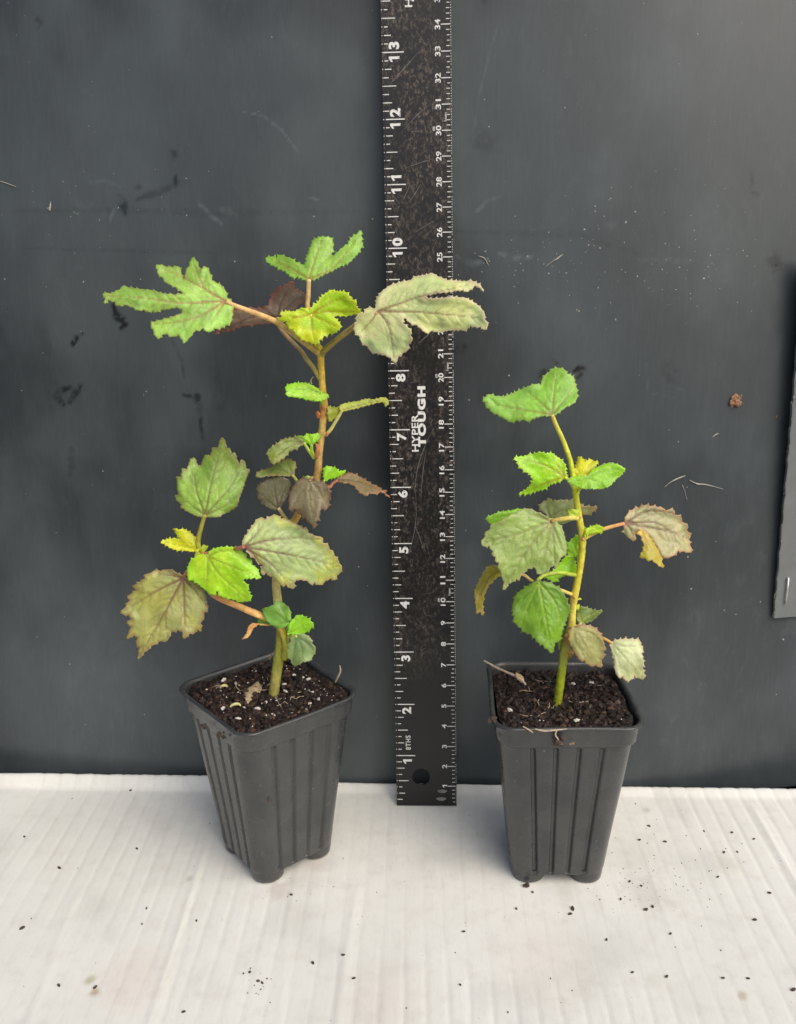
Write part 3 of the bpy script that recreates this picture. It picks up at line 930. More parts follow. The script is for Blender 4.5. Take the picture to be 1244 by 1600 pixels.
    if patch is not None:
        pm = patch_amt*sstep(0.48, 0.68, fbm(u*2.6+sy_, v*2.6+sx_, 72, 3))
        C = C*(1-pm[:, None])+np.array(lin(patch))[None]*K_ALB*pm[:, None]
    if tipcol is not None:
        tm = sstep(0.55, 1.0, r/r.max())*0.7
        C = C*(1-tm[:, None])+np.array(lin(tipcol))[None]*K_ALB*tm[:, None]
    C = C*(1-0.16*vm)[:, None]
    em = 0.6*(1-sstep(ew*0.2, ew*(0.6+0.9*fbm(u*6, v*6, 74, 2)), de))
    C = C*(1-em[:, None])+ce[None]*em[:, None]
    vmm = np.minimum(vc*1.15, 0.92)[:, None]
    C = C*(1-vmm)+cv[None]*vmm
    C = C*np.array([[1.0, 1.0, 1.04]])
    C[:, 0] = np.maximum(C[:, 0], C[:, 1]*0.50)
    C = np.minimum(C, 0.88)
    F = []
    for f in fo:
        a, b2, c2 = f[0], f[1], f[2]
        ar = (X[b2]-X[a])*(Yp[c2]-Yp[a])-(X[c2]-X[a])*(Yp[b2]-Yp[a])
        F.append((a, b2, c2) if ar < 0 else (a, c2, b2))
    borg = at(b[0], b[1], Y0)
    o = obj(name, W, F, M_leaf, plant, org=borg, cols=np.clip(C, 0, 1))
    md = o.modifiers.new('thickness', 'SOLIDIFY'); md.thickness = 0.009*S; md.offset = -1.0
    if label: o['label'] = label
    if petiole:
        pts = []
        L = petiole
        for (px, py, yy) in L: pts.append(at(px, py, yy))
        n = len(pts)
        rad = [prad*(0.85+0.3*i/(n-1)) for i in range(n)]
        pc = pcol if isinstance(pcol, list) else [pcol, pcol]
        cols = [np.array(lin(pc[0]))*(1-i/(n-1))*K_ALB+np.array(lin(pc[-1]))*(i/(n-1))*K_ALB for i in range(n)]
        tube('petiole', pts, rad, M_stem, o, cols=cols, seg=10)
    return o

def Q(s, y):                    # crop coordinate + depth -> (px, py, Y)
    p = pp(s)[0]; return (p[0], p[1], y)

def branch(name, plant, lst, mat=None):
    pts = [at(a, b, y) for a, b, y, r, c in lst]
    return tube(name, pts, [q[3] for q in lst], M_stem, plant, cols=[np.array(lin(q[4]))*K_ALB for q in lst], seg=18, n=12, lump=0.15)

# ---- plant one
p1 = thing('hibiscus_seedling', 'taller seedling with lobed top leaves and a side branch in the left pot', 'plant', at(429, 1082, -1.4), 'hibiscus seedlings')
OL, YG, TAN, ORG_ = (128, 132, 52), (170, 165, 70), (190, 170, 104), (178, 148, 90)
branch('stem', p1, [(427, 1090, -1.36, .085, (110, 105, 50)), (431, 1060, -1.34, .083, (146, 142, 76)), (436, 1025, -1.32, .085, (140, 146, 58)), (440, 995, -1.31, .088, (140, 140, 55)), (437, 965, -1.3, .075, (165, 155, 75)),
    (433, 930, -1.28, .068, (190, 180, 115)), (432, 900, -1.26, .066, (200, 185, 120)), (439, 855, -1.22, .062, TAN), (461, 812, -1.16, .06, (180, 150, 80)), (486, 772, -1.12, .058, ORG_), (496, 742, -1.1, .06, (160, 128, 78)),
    (499, 705, -1.1, .056, ORG_), (504, 665, -1.1, .054, (190, 162, 92)), (506, 640, -1.1, .066, (168, 124, 70)), (504, 605, -1.1, .05, (200, 170, 80)), (502, 575, -1.1, .05, (196, 165, 66)), (501, 553, -1.1, .05, (190, 165, 66)), (500, 540, -1.1, .03, (180, 175, 60))])
branch('side_branch', p1, [(444, 1030, -1.38, .05, (150, 150, 55)), (447, 1010, -1.4, .06, (165, 160, 60)), (441, 985, -1.42, .06, (175, 160, 65)), (425, 970, -1.44, .052, (185, 160, 80)), (405, 961, -1.46, .056, (208, 166, 105)), (370, 946, -1.48, .05, (205, 158, 98)),
    (335, 930, -1.5, .046, (196, 140, 84)), (316, 905, -1.48, .04, (170, 140, 80)), (307, 880, -1.46, .036, (170, 160, 70)), (311, 863, -1.46, .03, (190, 190, 70))])
GRN = (138, 178, 84)
leaf(p1, 'A: 835,490 830,450 800,410 745,380 735,340 710,300 690,295 676,330 650,262 622,240 605,290 585,325 580,368 570,372 560,345 540,295 505,300 470,298 425,285 400,288 415,315 410,335 440,360 465,395 520,420 575,462 520,468 450,462 375,440 310,435 240,425 200,412 185,435 130,460 78,462 95,490 92,525 110,502 155,510 160,535 215,530 265,545 280,562 330,560 345,573 385,565 392,580 440,560 465,560 530,548 562,555 560,580 510,600 440,620 370,640 385,680 400,722 420,738 440,710 470,705 490,725 540,712 560,740 572,765 600,740 630,700 645,682 670,690 690,655 705,690 735,695 760,675 800,670 855,640 872,580 870,520 850,490',
     'A: 824,505', ['A: 560,518 300,485 95,475', 'A: 620,390 430,300', 'A: 700,430 630,270', 'A: 640,610 385,650', 'A: 760,610'], -1.75, (0.2, 0.5), 0.05, 0.04, GRN, (120, 120, 60), (150, 98, 66), (116, 160, 62), .4, (9, 1.3), 3.5, 1.5,
     petiole=[Q('A: 830,508', -1.76), (364, 477, -1.72), (400, 490, -1.55), (435, 505, -1.35), (474, 534, -1.15), (500, 553, -1.1)], pcol=[(190, 152, 110), (186, 160, 90)], prad=.042)
leaf(p1, 'A: 765,718 785,690 850,690 920,662 1000,652 1100,642 1150,625 B: 60,522 150,500 190,480 215,450 245,425 250,395 240,380 200,365 195,345 190,325 135,350 95,390 70,430 A: 1160,410 1120,450 1090,510 1090,530 1050,550 930,550 870,570 820,600 780,640',
     'B: 110,510', ['A: 1000,600 780,700', 'B: 130,430 180,345', 'B: 190,430 240,390'], -0.75, (-.1, .15), .12, .05, (122, 104, 90), (140, 70, 54), (80, 60, 52), (96, 84, 70), .5, (8, 1.5), 4, 1.3,
     petiole=[Q('B: 110,512', -.74), Q('B: 130,575', -.85), (470, 548, -.98), (478, 560, -1.0), (492, 578, -1.06), (500, 592, -1.1)], pcol=[(150, 120, 100), (150, 145, 70)], prad=.036)
leaf(p1, 'B: 50,205 75,200 105,205 118,190 150,200 180,210 200,225 230,238 256,248 257,205 270,170 278,150 290,115 325,97 350,98 378,100 393,115 395,150 383,200 400,195 440,155 470,135 490,100 540,65 540,120 548,130 525,180 480,225 440,245 380,275 330,300 290,318 250,318 215,300 185,305 150,275 110,255 70,235 50,215',
     'B: 271,316', ['B: 300,220 338,108', 'B: 400,250 535,85', 'B: 170,255 65,208'], -1.25, (-.05, .5), .10, .10, (134, 172, 76), (104, 150, 50), (150, 120, 62), (140, 196, 78), .5, (6.5, 1.7), 3, 1.3,
     petiole=[Q('B: 271,316', -1.25), Q('B: 268,400', -1.2), Q('B: 265,465', -1.18), Q('B: 290,600', -1.14), (499, 546, -1.1)], pcol=[(205, 175, 125), (200, 165, 80)], prad=.036)
leaf(p1, 'B: 285,460 310,440 345,395 385,370 420,378 455,380 475,395 480,415 515,430 510,450 535,480 545,490 500,495 450,503 400,500 388,496 400,512 430,540 430,565 405,590 380,590 350,605 325,625 315,645 280,640 250,630 210,600 190,570 165,560 160,530 130,530 105,520 140,505 125,485 160,480 200,480 215,470 240,462 270,470',
     'B: 280,495', ['B: 285,560 300,635', 'B: 370,440 480,400', 'B: 370,480 520,480', 'B: 220,510 130,515', 'B: 350,530 420,560'], -1.42, (0, .25), -.08, .06, (178, 200, 40), (190, 200, 66), (170, 136, 40), (150, 192, 34), .7, (6, 1.7), 3, 1.2, ripple=.04,
     petiole=[Q('B: 280,495', -1.41), Q('B: 300,580', -1.25), (500, 548, -1.1)], pcol=[(200, 190, 70), (180, 175, 60)], prad=.03)
leaf(p1, 'B: 612,460 615,420 635,385 680,350 740,330 790,320 820,300 860,295 900,283 930,300 980,320 1050,325 1110,325 1150,345 1165,380 1150,362 1120,347 1095,370 1080,380 1060,370 990,378 930,385 880,395 858,410 900,415 960,410 1010,405 1070,410 1110,430 1150,460 1170,490 1172,520 1188,550 1170,575 1150,560 1120,560 1100,555 1065,580 1050,575 1010,575 970,580 930,585 900,580 870,590 845,570 825,550 790,540 770,515 755,512 752,540 775,560 795,580 790,600 800,625 780,650 780,675 755,690 730,710 715,745 690,720 660,705 620,695 590,690 570,660 540,640 530,610 505,585 500,560 515,530 510,510 530,490 550,490 565,465 590,460 605,470',
     'B: 625,478', ['B: 850,485 1160,515', 'B: 750,435 850,400 1080,345', 'B: 680,560 705,720', 'B: 580,540 530,590'], -2.0, (-.15, .25), .06, .03, (186, 200, 140), (186, 160, 144), (128, 84, 72), (136, 148, 106), .6, (7, 1.3), 5, 1.6,
     petiole=[Q('B: 622,485', -1.98), Q('B: 560,520', -1.86), Q('B: 500,560', -1.7), Q('B: 420,620', -1.4), Q('B: 350,680', -1.15), (502, 556, -1.1)], pcol=[(160, 130, 90), (160, 150, 70)], prad=.042)
BRT = (150, 206, 44)
leaf(p1, 'C: 315,165 345,145 400,135 450,135 500,145 540,165 570,190 600,210 640,225 630,250 600,265 570,270 550,272 525,260 510,270 490,260 470,265 450,250 410,245 370,240 330,232 315,215 330,200 318,185', 'C: 580,212', ['C: 450,180 330,190'],
     -1.3, (.2, .5), .1, 0, BRT, (120, 190, 40), (110, 150, 40), (150, 216, 60), .4, (6, 1.2), 2.5, 1.1, petiole=[Q('C: 580,212', -1.3), (503, 625, -1.22), (505, 636, -1.12)], pcol=(150, 180, 50), prad=.024)
leaf(p1, 'C: 630,310 720,325 725,345 700,385 650,425 635,420', 'C: 735,345', ['C: 650,400'], -1.15, (.1, .1), .1, 0, (170, 180, 62), (150, 160, 60), (160, 150, 70), tooth=(6, 1), ew=2, vw=1)
leaf(p1, 'C: 720,305 735,295 800,280 870,270 920,255 980,260 1040,243 1075,250 1088,275 1080,300 1060,315 1065,290 1045,277 1000,282 930,302 850,322 760,342 735,345 720,325', 'C: 742,338', ['C: 850,305 1040,262'], -1.2, (.25, .8), .0, -.05, (176, 190, 80), (190, 170, 90), (150, 130, 60), tooth=(6, .8), ew=2, vw=1,
     petiole=[Q('C: 742,338', -1.2), Q('C: 700,410', -1.16), Q('C: 650,490', -1.12), (508, 680, -1.1)], pcol=[(190, 190, 110), (200, 190, 110)], prad=.026)
leaf(p1, 'C: 180,650 200,625 260,585 300,555 360,545 405,540 450,560 460,580 430,605 380,630 345,645 320,680 290,705 250,730 220,745 200,715 190,690', 'C: 455,580', ['C: 350,610 215,720', 'C: 330,570 190,650'], -1.3, (.2, .5), .1, .08, (116, 134, 56), (120, 110, 70), (90, 90, 40), (130, 150, 80), .5, (7, 1.6), 4, 1.3,
     petiole=[Q('C: 455,583', -1.3), Q('C: 490,640', -1.22), Q('C: 530,700', -1.12)], pcol=(165, 180, 80), prad=.024)
leaf(p1, 'C: 405,530 450,535 490,515 510,520 565,510 572,545 545,575 515,600 490,590 450,575 420,555', 'C: 512,598', ['C: 500,530', 'C: 430,545'], -1.24, (.1, .3), .1, 0, (126, 200, 40), None, (150, 190, 60), tooth=(6, 1.2), ew=2, vw=1,
     petiole=[Q('C: 512,598', -1.24), Q('C: 515,650', -1.2), Q('C: 535,695', -1.12)], pcol=(140, 175, 50), prad=.026)
leaf(p1, 'C: 90,830 120,795 200,770 260,725 340,700 395,735 390,780 370,825 330,832 250,825 180,830 130,845', 'C: 370,822', ['C: 250,780 110,825', 'C: 330,730'], -1.35, (.2, .7), .1, .05, (108, 126, 58), (130, 96, 70), (90, 90, 45), (130, 146, 80), .4, (7, 1.4), 4, 1.2,
     petiole=[Q('C: 370,825', -1.35), Q('C: 405,880', -1.25), (478, 785, -1.14)], pcol=(150, 160, 80), prad=.026)
DK = (106, 106, 80)
leaf(p1, 'C: 95,920 140,880 190,850 250,832 310,845 350,870 355,910 330,960 325,1000 295,1035 265,1078 220,1080 160,1055 130,1020 100,990 110,960', 'C: 265,1075', ['C: 240,960 225,845', 'C: 300,960 340,890', 'C: 170,1000 110,925'], -1.5, (0, .2), .12, .05, DK, (84, 66, 52), (70, 62, 44), (116, 120, 86), .5, (7, 1.6), 4, 1.3,
     petiole=[Q('C: 265,1072', -1.5), Q('C: 295,1120', -1.42), Q('C: 330,1190', -1.3), (438, 845, -1.22)], pcol=(165, 150, 100), prad=.03)
leaf(p1, 'C: 490,850 430,850 390,890 360,930 345,980 340,1030 350,1095 380,1080 420,1085 430,1120 460,1150 490,1185 515,1200 535,1225 540,1180 570,1140 575,1095 590,1060 630,1075 640,1030 655,990 640,930 620,890 570,870 520,870', 'C: 497,868', ['C: 495,1000 530,1210', 'C: 420,960 360,1065', 'C: 570,950 625,1055', 'C: 590,900 640,940'], -1.55, (0, .35), .12, .06, (114, 108, 84), (96, 60, 48), (126, 124, 84), (90, 80, 64), .6, (8, 2.2), 5, 1.2,
     petiole=[Q('C: 497,868', -1.55), Q('C: 515,845', -1.4), (492, 752, -1.12)], pcol=(150, 120, 80), prad=.026)
leaf(p1, 'C: 600,770 640,758 690,770 715,795 770,790 750,815 700,840 650,850 610,865 600,820', 'C: 608,862', ['C: 660,800 740,800'], -1.25, (.1, .3), .1, 0, (122, 200, 34), None, (140, 190, 60), tooth=(6, 1.4), ew=2, vw=1, petiole=[Q('C: 608,862', -1.25), Q('C: 595,885', -1.2), (494, 750, -1.12)], pcol=(150, 180, 60), prad=.02)
leaf(p1, 'C: 455,840 490,828 515,850 525,875 500,870 475,850', 'C: 522,872', ['C: 475,838'], -1.3, (.1, .3), .0, 0, (150, 190, 70), None, (150, 190, 80), tooth=(6, .6), ew=2, vw=1)
leaf(p1, 'C: 700,850 760,820 800,805 860,830 920,865 960,890 1010,910 1035,935 1080,940 1060,955 1100,995 1058,962 1030,948 985,965 940,960 930,980 900,975 860,940 840,910 790,885 740,880 700,868', 'C: 705,862', ['C: 850,870 1035,940'], -1.0, (.15, .7), .15, .03, (116, 104, 66), (146, 104, 74), (90, 72, 48), (128, 112, 74), .5, (7, 1.4), 4, 1.1, tipcol=(150, 96, 76),
     petiole=[Q('C: 705,862', -1.0), Q('C: 670,885', -1.03), Q('C: 640,915', -1.08), (492, 760, -1.12)], pcol=(164, 112, 84), prad=.026)
leaf(p1, 'D: 632,580 580,575 520,545 470,510 480,500 440,460 435,435 465,440 445,390 450,375 445,310 475,325 485,255 510,270 540,195 565,190 585,240 605,240 615,215 635,170 665,175 690,120 715,130 730,75 748,55 768,85 775,125 800,130 805,165 835,160 840,195 860,230 875,200 900,220 905,260 930,270 910,320 895,350 880,400 860,450 850,490 840,515 780,550 720,580 660,582', 'D: 633,568', ['D: 680,330 745,90', 'D: 575,400 560,250', 'D: 770,420 870,260', 'D: 540,500 470,440', 'D: 760,510 840,440'],
     -1.6, (.05, .4), .10, .05, (122, 158, 62), (118, 96, 66), (100, 92, 44), (148, 182, 74), .6, (6, 1.0), 5, 1.6, tipcol=(120, 130, 56),
     petiole=[Q('D: 633,566', -1.6), Q('D: 605,660', -1.56), Q('D: 588,740', -1.5), Q('D: 595,800', -1.46)], pcol=[(140, 130, 60), (165, 170, 55)], prad=.036)
leaf(p1, 'D: 340,745 390,725 440,722 482,738 450,700 425,655 455,665 495,660 540,685 575,720 590,760 590,800 550,808 500,800 440,795 420,790 370,760', 'D: 585,800', ['D: 510,730 440,665', 'D: 480,770 350,745'], -1.52, (.1, .3), .15, 0, (200, 206, 40), (206, 206, 60), (170, 170, 30), (170, 190, 30), .5, (5.5, 1.3), 2.5, 1.2,
     petiole=[Q('D: 585,800', -1.52), Q('D: 575,830', -1.48), (307, 872, -1.46)], pcol=(180, 190, 60), prad=.022)
leaf(p1, 'D: 590,815 600,790 625,760 640,770 655,770 640,800 610,825', 'D: 600,818', ['D: 640,775'], -1.46, (.1, .3), .1, 0, (170, 190, 50), None, (150, 170, 40), tooth=(6, .8), ew=2, vw=1)
leaf(p1, 'D: 515,930 530,880 560,850 600,825 650,832 670,800 720,780 790,778 840,785 880,815 910,830 905,850 945,870 935,890 970,910 985,940 1000,985 960,980 900,985 875,997 900,1015 920,1040 915,1065 940,1110 920,1135 870,1140 810,1120 740,1100 720,1098 724,1070 706,1068 702,1096 690,1095 650,1075 600,1030 560,1000 520,985', 'D: 652,838', ['D: 770,890 985,975', 'D: 730,960 915,1125', 'D: 650,950 640,1065', 'D: 760,800 880,820'],
     -1.85, (.0, .3), .08, .05, (150, 198, 40), (140, 192, 46), (132, 140, 40), (170, 212, 54), .5, (6.5, 1.3), 2.5, 1.5, petiole=[Q('D: 650,836', -1.84), Q('D: 610,850', -1.65), (309, 872, -1.47)], pcol=(140, 140, 50), prad=.028)
leaf(p1, 'D: 490,970 450,950 400,925 340,935 300,930 280,945 225,965 240,985 180,1020 150,1040 190,1060 150,1080 120,1110 140,1125 110,1170 75,1215 130,1225 150,1250 115,1280 150,1300 130,1340 120,1385 165,1360 190,1375 180,1410 200,1440 195,1520 235,1470 255,1460 280,1430 330,1400 385,1395 410,1340 450,1325 480,1335 495,1385 530,1350 560,1350 580,1320 610,1335 605,1280 630,1240 625,1210 655,1195 640,1130 640,1105 610,1050 560,1010 510,985', 'D: 490,983', ['D: 380,1190 205,1490', 'D: 310,1070 100,1200', 'D: 400,1150 375,1240 385,1380', 'D: 497,1150 500,1370', 'D: 580,1080 640,1160', 'D: 380,960 270,960'],
     -1.75, (.1, .35), .10, .05, (152, 158, 96), (128, 94, 68), (106, 70, 56), (150, 150, 66), .6, (9, 1.2), 6, 1.9, petiole=[Q('D: 490,983', -1.74), Q('D: 510,950', -1.64), (303, 885, -1.48)], pcol=(120, 80, 60), prad=.034, quilt=.016)
leaf(p1, 'E: 200,470 205,430 235,390 290,310 330,260 360,250 385,270 420,245 480,230 515,260 560,265 600,285 650,310 690,335 720,330 735,375 780,395 855,420 850,455 900,480 905,510 940,530 945,560 975,590 985,620 1010,655 995,700 970,720 955,760 920,745 880,765 830,800 790,780 755,795 730,765 680,755 640,760 620,780 625,820 605,830 560,800 520,805 500,780 470,750 440,720 430,735 400,700 360,715 350,690 370,640 320,620 310,590 260,550 235,510', 'E: 215,490', ['E: 500,540 750,590 990,650', 'E: 400,440 600,420 845,425', 'E: 300,400 380,300', 'E: 420,620 605,820', 'E: 300,560 380,690'],
     -1.9, (.2, .25), .10, .04, (156, 174, 114), (156, 124, 94), (106, 66, 60), (176, 184, 80), .75, (9, 1.3), 6, 1.9, petiole=[Q('E: 215,490', -1.9), Q('E: 165,502', -1.82), Q('E: 60,520', -1.6), (311, 868, -1.46)], pcol=(150, 96, 78), prad=.034, quilt=.016)
leaf(p1, 'E: 320,1090 350,1050 380,1030 420,1080 415,1132 360,1120', 'E: 415,1128', ['E: 340,1085'], -1.5, (.1, .3), .1, 0, (72, 140, 48), None, (90, 140, 50), tooth=(6, .8), ew=2, vw=1)
leaf(p1, 'E: 360,995 400,980 455,960 460,935 520,935 550,960 580,985 595,1040 590,1085 565,1100 560,1130 520,1150 470,1140 420,1110 385,1060 370,1020', 'E: 568,1098', ['E: 480,1030 370,1000', 'E: 530,1010 490,945', 'E: 480,1110'], -1.62, (.0, .2), .14, .05, (88, 156, 60), (110, 170, 80), (70, 130, 50), (120, 170, 84), .4, (8, .8), 2, 1.3,
     petiole=[Q('E: 568,1098', -1.6), Q('E: 572,1180', -1.5), (447, 1010, -1.42)], pcol=(100, 150, 50), prad=.022)
leaf(p1, 'E: 570,1190 580,1110 610,1075 650,1040 700,1050 750,1085 780,1120 760,1150 720,1180 660,1200 600,1195', 'E: 574,1190', ['E: 680,1140 775,1120', 'E: 620,1110'], -1.55, (.0, .3), .1, 0, (120, 200, 40), None, (100, 170, 40), tooth=(6, 1.8), ew=2, vw=1.1,
     petiole=[Q('E: 574,1190', -1.54), Q('E: 572,1220', -1.48), (447, 1008, -1.42)], pcol=(150, 180, 60), prad=.022)
leaf(p1, 'E: 595,1220 640,1210 700,1195 750,1220 765,1270 795,1315 775,1370 745,1415 690,1420 660,1445 610,1450 595,1410 565,1380 575,1320 565,1290 590,1260', 'E: 640,1216', ['E: 680,1300 690,1410', 'E: 730,1270 780,1330', 'E: 620,1330 610,1430', 'E: 590,1320'], -1.65, (.0, .3), .1, .05, (116, 140, 90), (150, 150, 110), (90, 116, 70), (130, 160, 96), .5, (9, 1.2), 2.5, 1.4,
     petiole=[Q('E: 640,1216', -1.65), Q('E: 600,1215', -1.55), (448, 1002, -1.43)], pcol=(160, 170, 80), prad=.024)
leaf(p1, 'E: 345,1115 280,1105 250,1135 235,1190 195,1240 245,1225 270,1190 290,1150 325,1122', 'E: 340,1118', ['E: 270,1140 215,1235'], -1.55, (.1, .3), .3, 0, (220, 160, 96), (206, 140, 96), (200, 130, 80), tooth=(6, .4), ew=2, vw=1, label='withered peach-coloured leaf low on the side branch',
     petiole=[Q('E: 340,1118', -1.55), Q('E: 390,1120', -1.5), (432, 975, -1.44)], pcol=(180, 150, 80), prad=.018)
for (a, b, y, r, s) in [(497, 648, -1.15, .05, 1), (505, 637, -1.16, .045, 2), (496, 703, -1.16, .04, 3), (511, 678, -1.15, .03, 4), (451, 997, -1.48, .035, 5)]:
    v, f = lump(r, s, (.7, .6, 1.1), 2)
    obj('bud_scar', v+at(a, b, y), f, M_stem, p1, cols=np.repeat(np.array([lin((178, 112, 70))])*K_ALB, len(v), 0))
tube('stipule', [at(487, 600, -1.14), at(486, 594, -1.16), at(490, 588, -1.18)], [.012, .01, .004], M_root, p1, seg=6)
tube('stipule', [at(494, 715, -1.16), at(497, 702, -1.2), at(493, 692, -1.22)], [.03, .035, .004], M_stem, p1, cols=[np.array(lin((205, 140, 96)))]*3, seg=8, squash=.4)

# ---- plant two
p2 = thing('hibiscus_seedling', 'shorter seedling with a single yellow-green stem in the right pot', 'plant', at(872, 1098, -1.55), 'hibiscus seedlings')
YS = (186, 180, 60)
branch('stem', p2, [(870, 1104, -1.5, .068, (110, 110, 30)), (873, 1085, -1.49, .068, (120, 132, 30)), (877, 1055, -1.47, .066, (140, 152, 36)), (882, 1018, -1.45, .066, (150, 150, 60)), (887, 995, -1.43, .064, (140, 120, 60)), (893, 978, -1.42, .060, (178, 168, 76)), (895, 953, -1.4, .053, (196, 190, 84)),
    (897, 934, -1.4, .062, (182, 166, 66)), (903, 906, -1.38, .054, YS), (908, 876, -1.36, .052, YS), (910, 843, -1.34, .056, (176, 170, 66)), (906, 814, -1.33, .05, YS), (902, 789, -1.32, .048, (190, 190, 60)), (899, 768, -1.32, .045, (196, 200, 50)), (897, 750, -1.32, .034, (190, 195, 50))])
leaf(p2, 'F: 110,300 150,258 200,270 270,275 330,250 420,210 480,185 530,190 540,150 560,120 590,100 610,75 650,67 700,80 720,110 770,135 775,170 785,200 790,245 795,280 765,325 720,345 680,375 630,410 600,412 560,410 500,425 430,455 410,440 360,445 320,460 260,430 220,405 185,395 160,365 130,345 140,320', 'F: 612,404', ['F: 400,370 135,320', 'F: 625,250 650,80', 'F: 530,320 430,240', 'F: 700,300 770,230'],
     -1.5, (-.1, .5), .08, .06, (128, 176, 72), (140, 150, 84), (140, 130, 70), (142, 186, 86), .5, (7, 1.4), 3, 1.5, petiole=[Q('F: 612,406', -1.49), Q('F: 640,480', -1.44), Q('F: 690,590', -1.38), Q('F: 740,730', -1.34), Q('F: 765,860', -1.32)], pcol=[(196, 180, 90), (180, 195, 50)], prad=.036)
leaf(p2, 'F: 340,712 400,705 470,690 530,675 560,685 610,682 650,710 690,740 710,780 712,830 725,850 690,870 650,890 600,905 560,940 500,955 440,975 370,975 420,950 460,910 475,880 460,840 440,825 400,800 370,770 360,740', 'F: 706,855', ['F: 560,770 350,718', 'F: 590,890 385,972', 'F: 650,770 600,690'], -1.5, (.1, .2), .08, .04, (152, 204, 40), (180, 216, 80), (166, 140, 50), (132, 196, 40), .5, (6, 1.7), 2.5, 1.4,
     petiole=[Q('F: 706,855', -1.5), Q('F: 735,880', -1.42), (897, 762, -1.33)], pcol=(185, 200, 60), prad=.026)
leaf(p2, 'F: 780,840 785,760 800,705 830,720 850,745 890,725 910,740 945,745 920,780 890,810 860,850 820,850', 'F: 810,845', ['F: 810,720', 'F: 900,740'], -1.28, (.1, .2), .2, 0, (206, 206, 50), None, (200, 190, 40), (180, 200, 60), .5, (4.5, 1.5), 2, 1.2, ripple=.07)
leaf(p2, 'F: 720,880 760,855 820,840 870,850 900,800 960,770 1030,750 1090,765 1140,795 1110,840 1070,870 1030,915 970,940 900,935 850,940 800,925 750,905', 'F: 868,858', ['F: 980,810 1130,790', 'F: 800,880 740,885', 'F: 940,890 990,930'], -1.6, (0, .6), .15, 0, (136, 190, 30), (180, 206, 110), (110, 160, 40), (100, 180, 40), .5, (6, .8), 2, 1.3,
     petiole=[Q('F: 868,858', -1.58), Q('F: 840,900', -1.45), Q('F: 800,950', -1.35), (902, 772, -1.32)], pcol=(190, 200, 60), prad=.03)
leaf(p2, 'G: 630,185 650,140 690,115 710,90 740,115 830,110 920,110 1000,160 1110,170 1070,205 1040,235 980,220 900,230 850,280 780,300 720,265 690,225', 'G: 740,285', ['G: 800,200 1090,180', 'G: 690,160', 'G: 760,180 840,120'], -0.85, (.05, .3), .1, .05, (122, 134, 80), (130, 104, 76), (110, 110, 60), (136, 150, 90), .5, (8, 1.6), 3, 1.3, tipcol=(134, 104, 80),
     petiole=[Q('G: 740,285', -.85), Q('G: 820,290', -1.05), Q('G: 900,262', -1.2), Q('G: 965,250', -1.32)], pcol=(176, 186, 110), prad=.03)
leaf(p2, 'G: 210,250 260,230 320,205 400,195 470,180 500,200 440,260 350,290 260,310 220,290', 'G: 490,200', ['G: 350,240 220,260'], -1.55, (.1, .4), .1, 0, (96, 178, 50), None, (90, 150, 50), tooth=(6, 1.2), ew=2, vw=1.2, petiole=[Q('G: 490,200', -1.55), Q('G: 650,260', -1.5), Q('G: 800,270', -1.45), Q('G: 965,255', -1.33)], pcol=(150, 170, 80), prad=.022)
leaf(p2, 'G: 720,270 690,240 620,210 550,180 500,185 450,215 390,240 330,280 290,295 235,325 240,345 190,385 200,400 165,460 180,485 230,480 240,510 260,520 250,555 280,570 280,610 310,620 300,660 325,690 335,740 350,770 340,840 365,830 385,790 410,780 450,750 475,765 490,700 510,705 540,670 585,650 600,660 640,715 680,700 710,695 720,660 750,640 775,670 790,620 810,580 835,560 855,560 860,480 840,400 830,360 800,310 760,285', 'G: 735,282', ['G: 560,490 350,815', 'G: 480,380 185,460', 'G: 700,450 650,690', 'G: 790,430 840,540', 'G: 600,240 470,230', 'G: 750,450 760,630'],
     -2.0, (.15, .35), .06, .05, (134, 160, 90), (154, 146, 104), (134, 130, 84), (136, 158, 80), .6, (9, 1.2), 4, 1.7, petiole=[Q('G: 735,282', -2.0), Q('G: 800,268', -1.8), Q('G: 880,255', -1.55), Q('G: 960,255', -1.34)], pcol=[(150, 120, 70), (210, 205, 110)], prad=.034, quilt=.018)
leaf(p2, 'G: 630,770 580,785 510,830 450,870 430,920 415,980 430,1050 440,1110 490,1150 510,1180 560,1195 600,1230 625,1265 660,1280 700,1320 740,1355 755,1320 760,1270 800,1250 820,1180 830,1140 860,1070 885,1000 870,950 850,900 820,850 770,805 710,775', 'G: 632,785', ['G: 670,980 735,1335', 'G: 575,900 490,1110', 'G: 720,880 790,1000 800,1150', 'G: 540,860 440,930'],
     -1.75, (0, .35), .14, .05, (96, 142, 44), (120, 120, 66), (150, 178, 70), (112, 164, 34), .6, (8, 1.8), 3, 1.6, petiole=[Q('G: 632,788', -1.74), Q('G: 625,760', -1.68), Q('G: 680,720', -1.6), Q('G: 800,700', -1.5), Q('G: 940,720', -1.37)], pcol=(150, 170, 60), prad=.03, quilt=.018)
leaf(p2, 'G: 680,730 740,690 790,650 830,590 870,560 865,480 880,450 910,420 950,395 962,440 955,560 910,570 930,620 945,690 880,710 830,730 790,740 780,775 730,760', 'G: 945,560', ['G: 850,650 720,740', 'G: 920,480 945,405', 'G: 900,680'], -1.2, (.1, .2), .1, .05, (120, 206, 34), (140, 216, 60), (150, 216, 80), (104, 190, 40), .5, (6, 1.6), 2.5, 1.2,
     petiole=[Q('G: 945,560', -1.2), Q('G: 955,600', -1.3), Q('G: 965,640', -1.36)], pcol=(160, 190, 60), prad=.024)
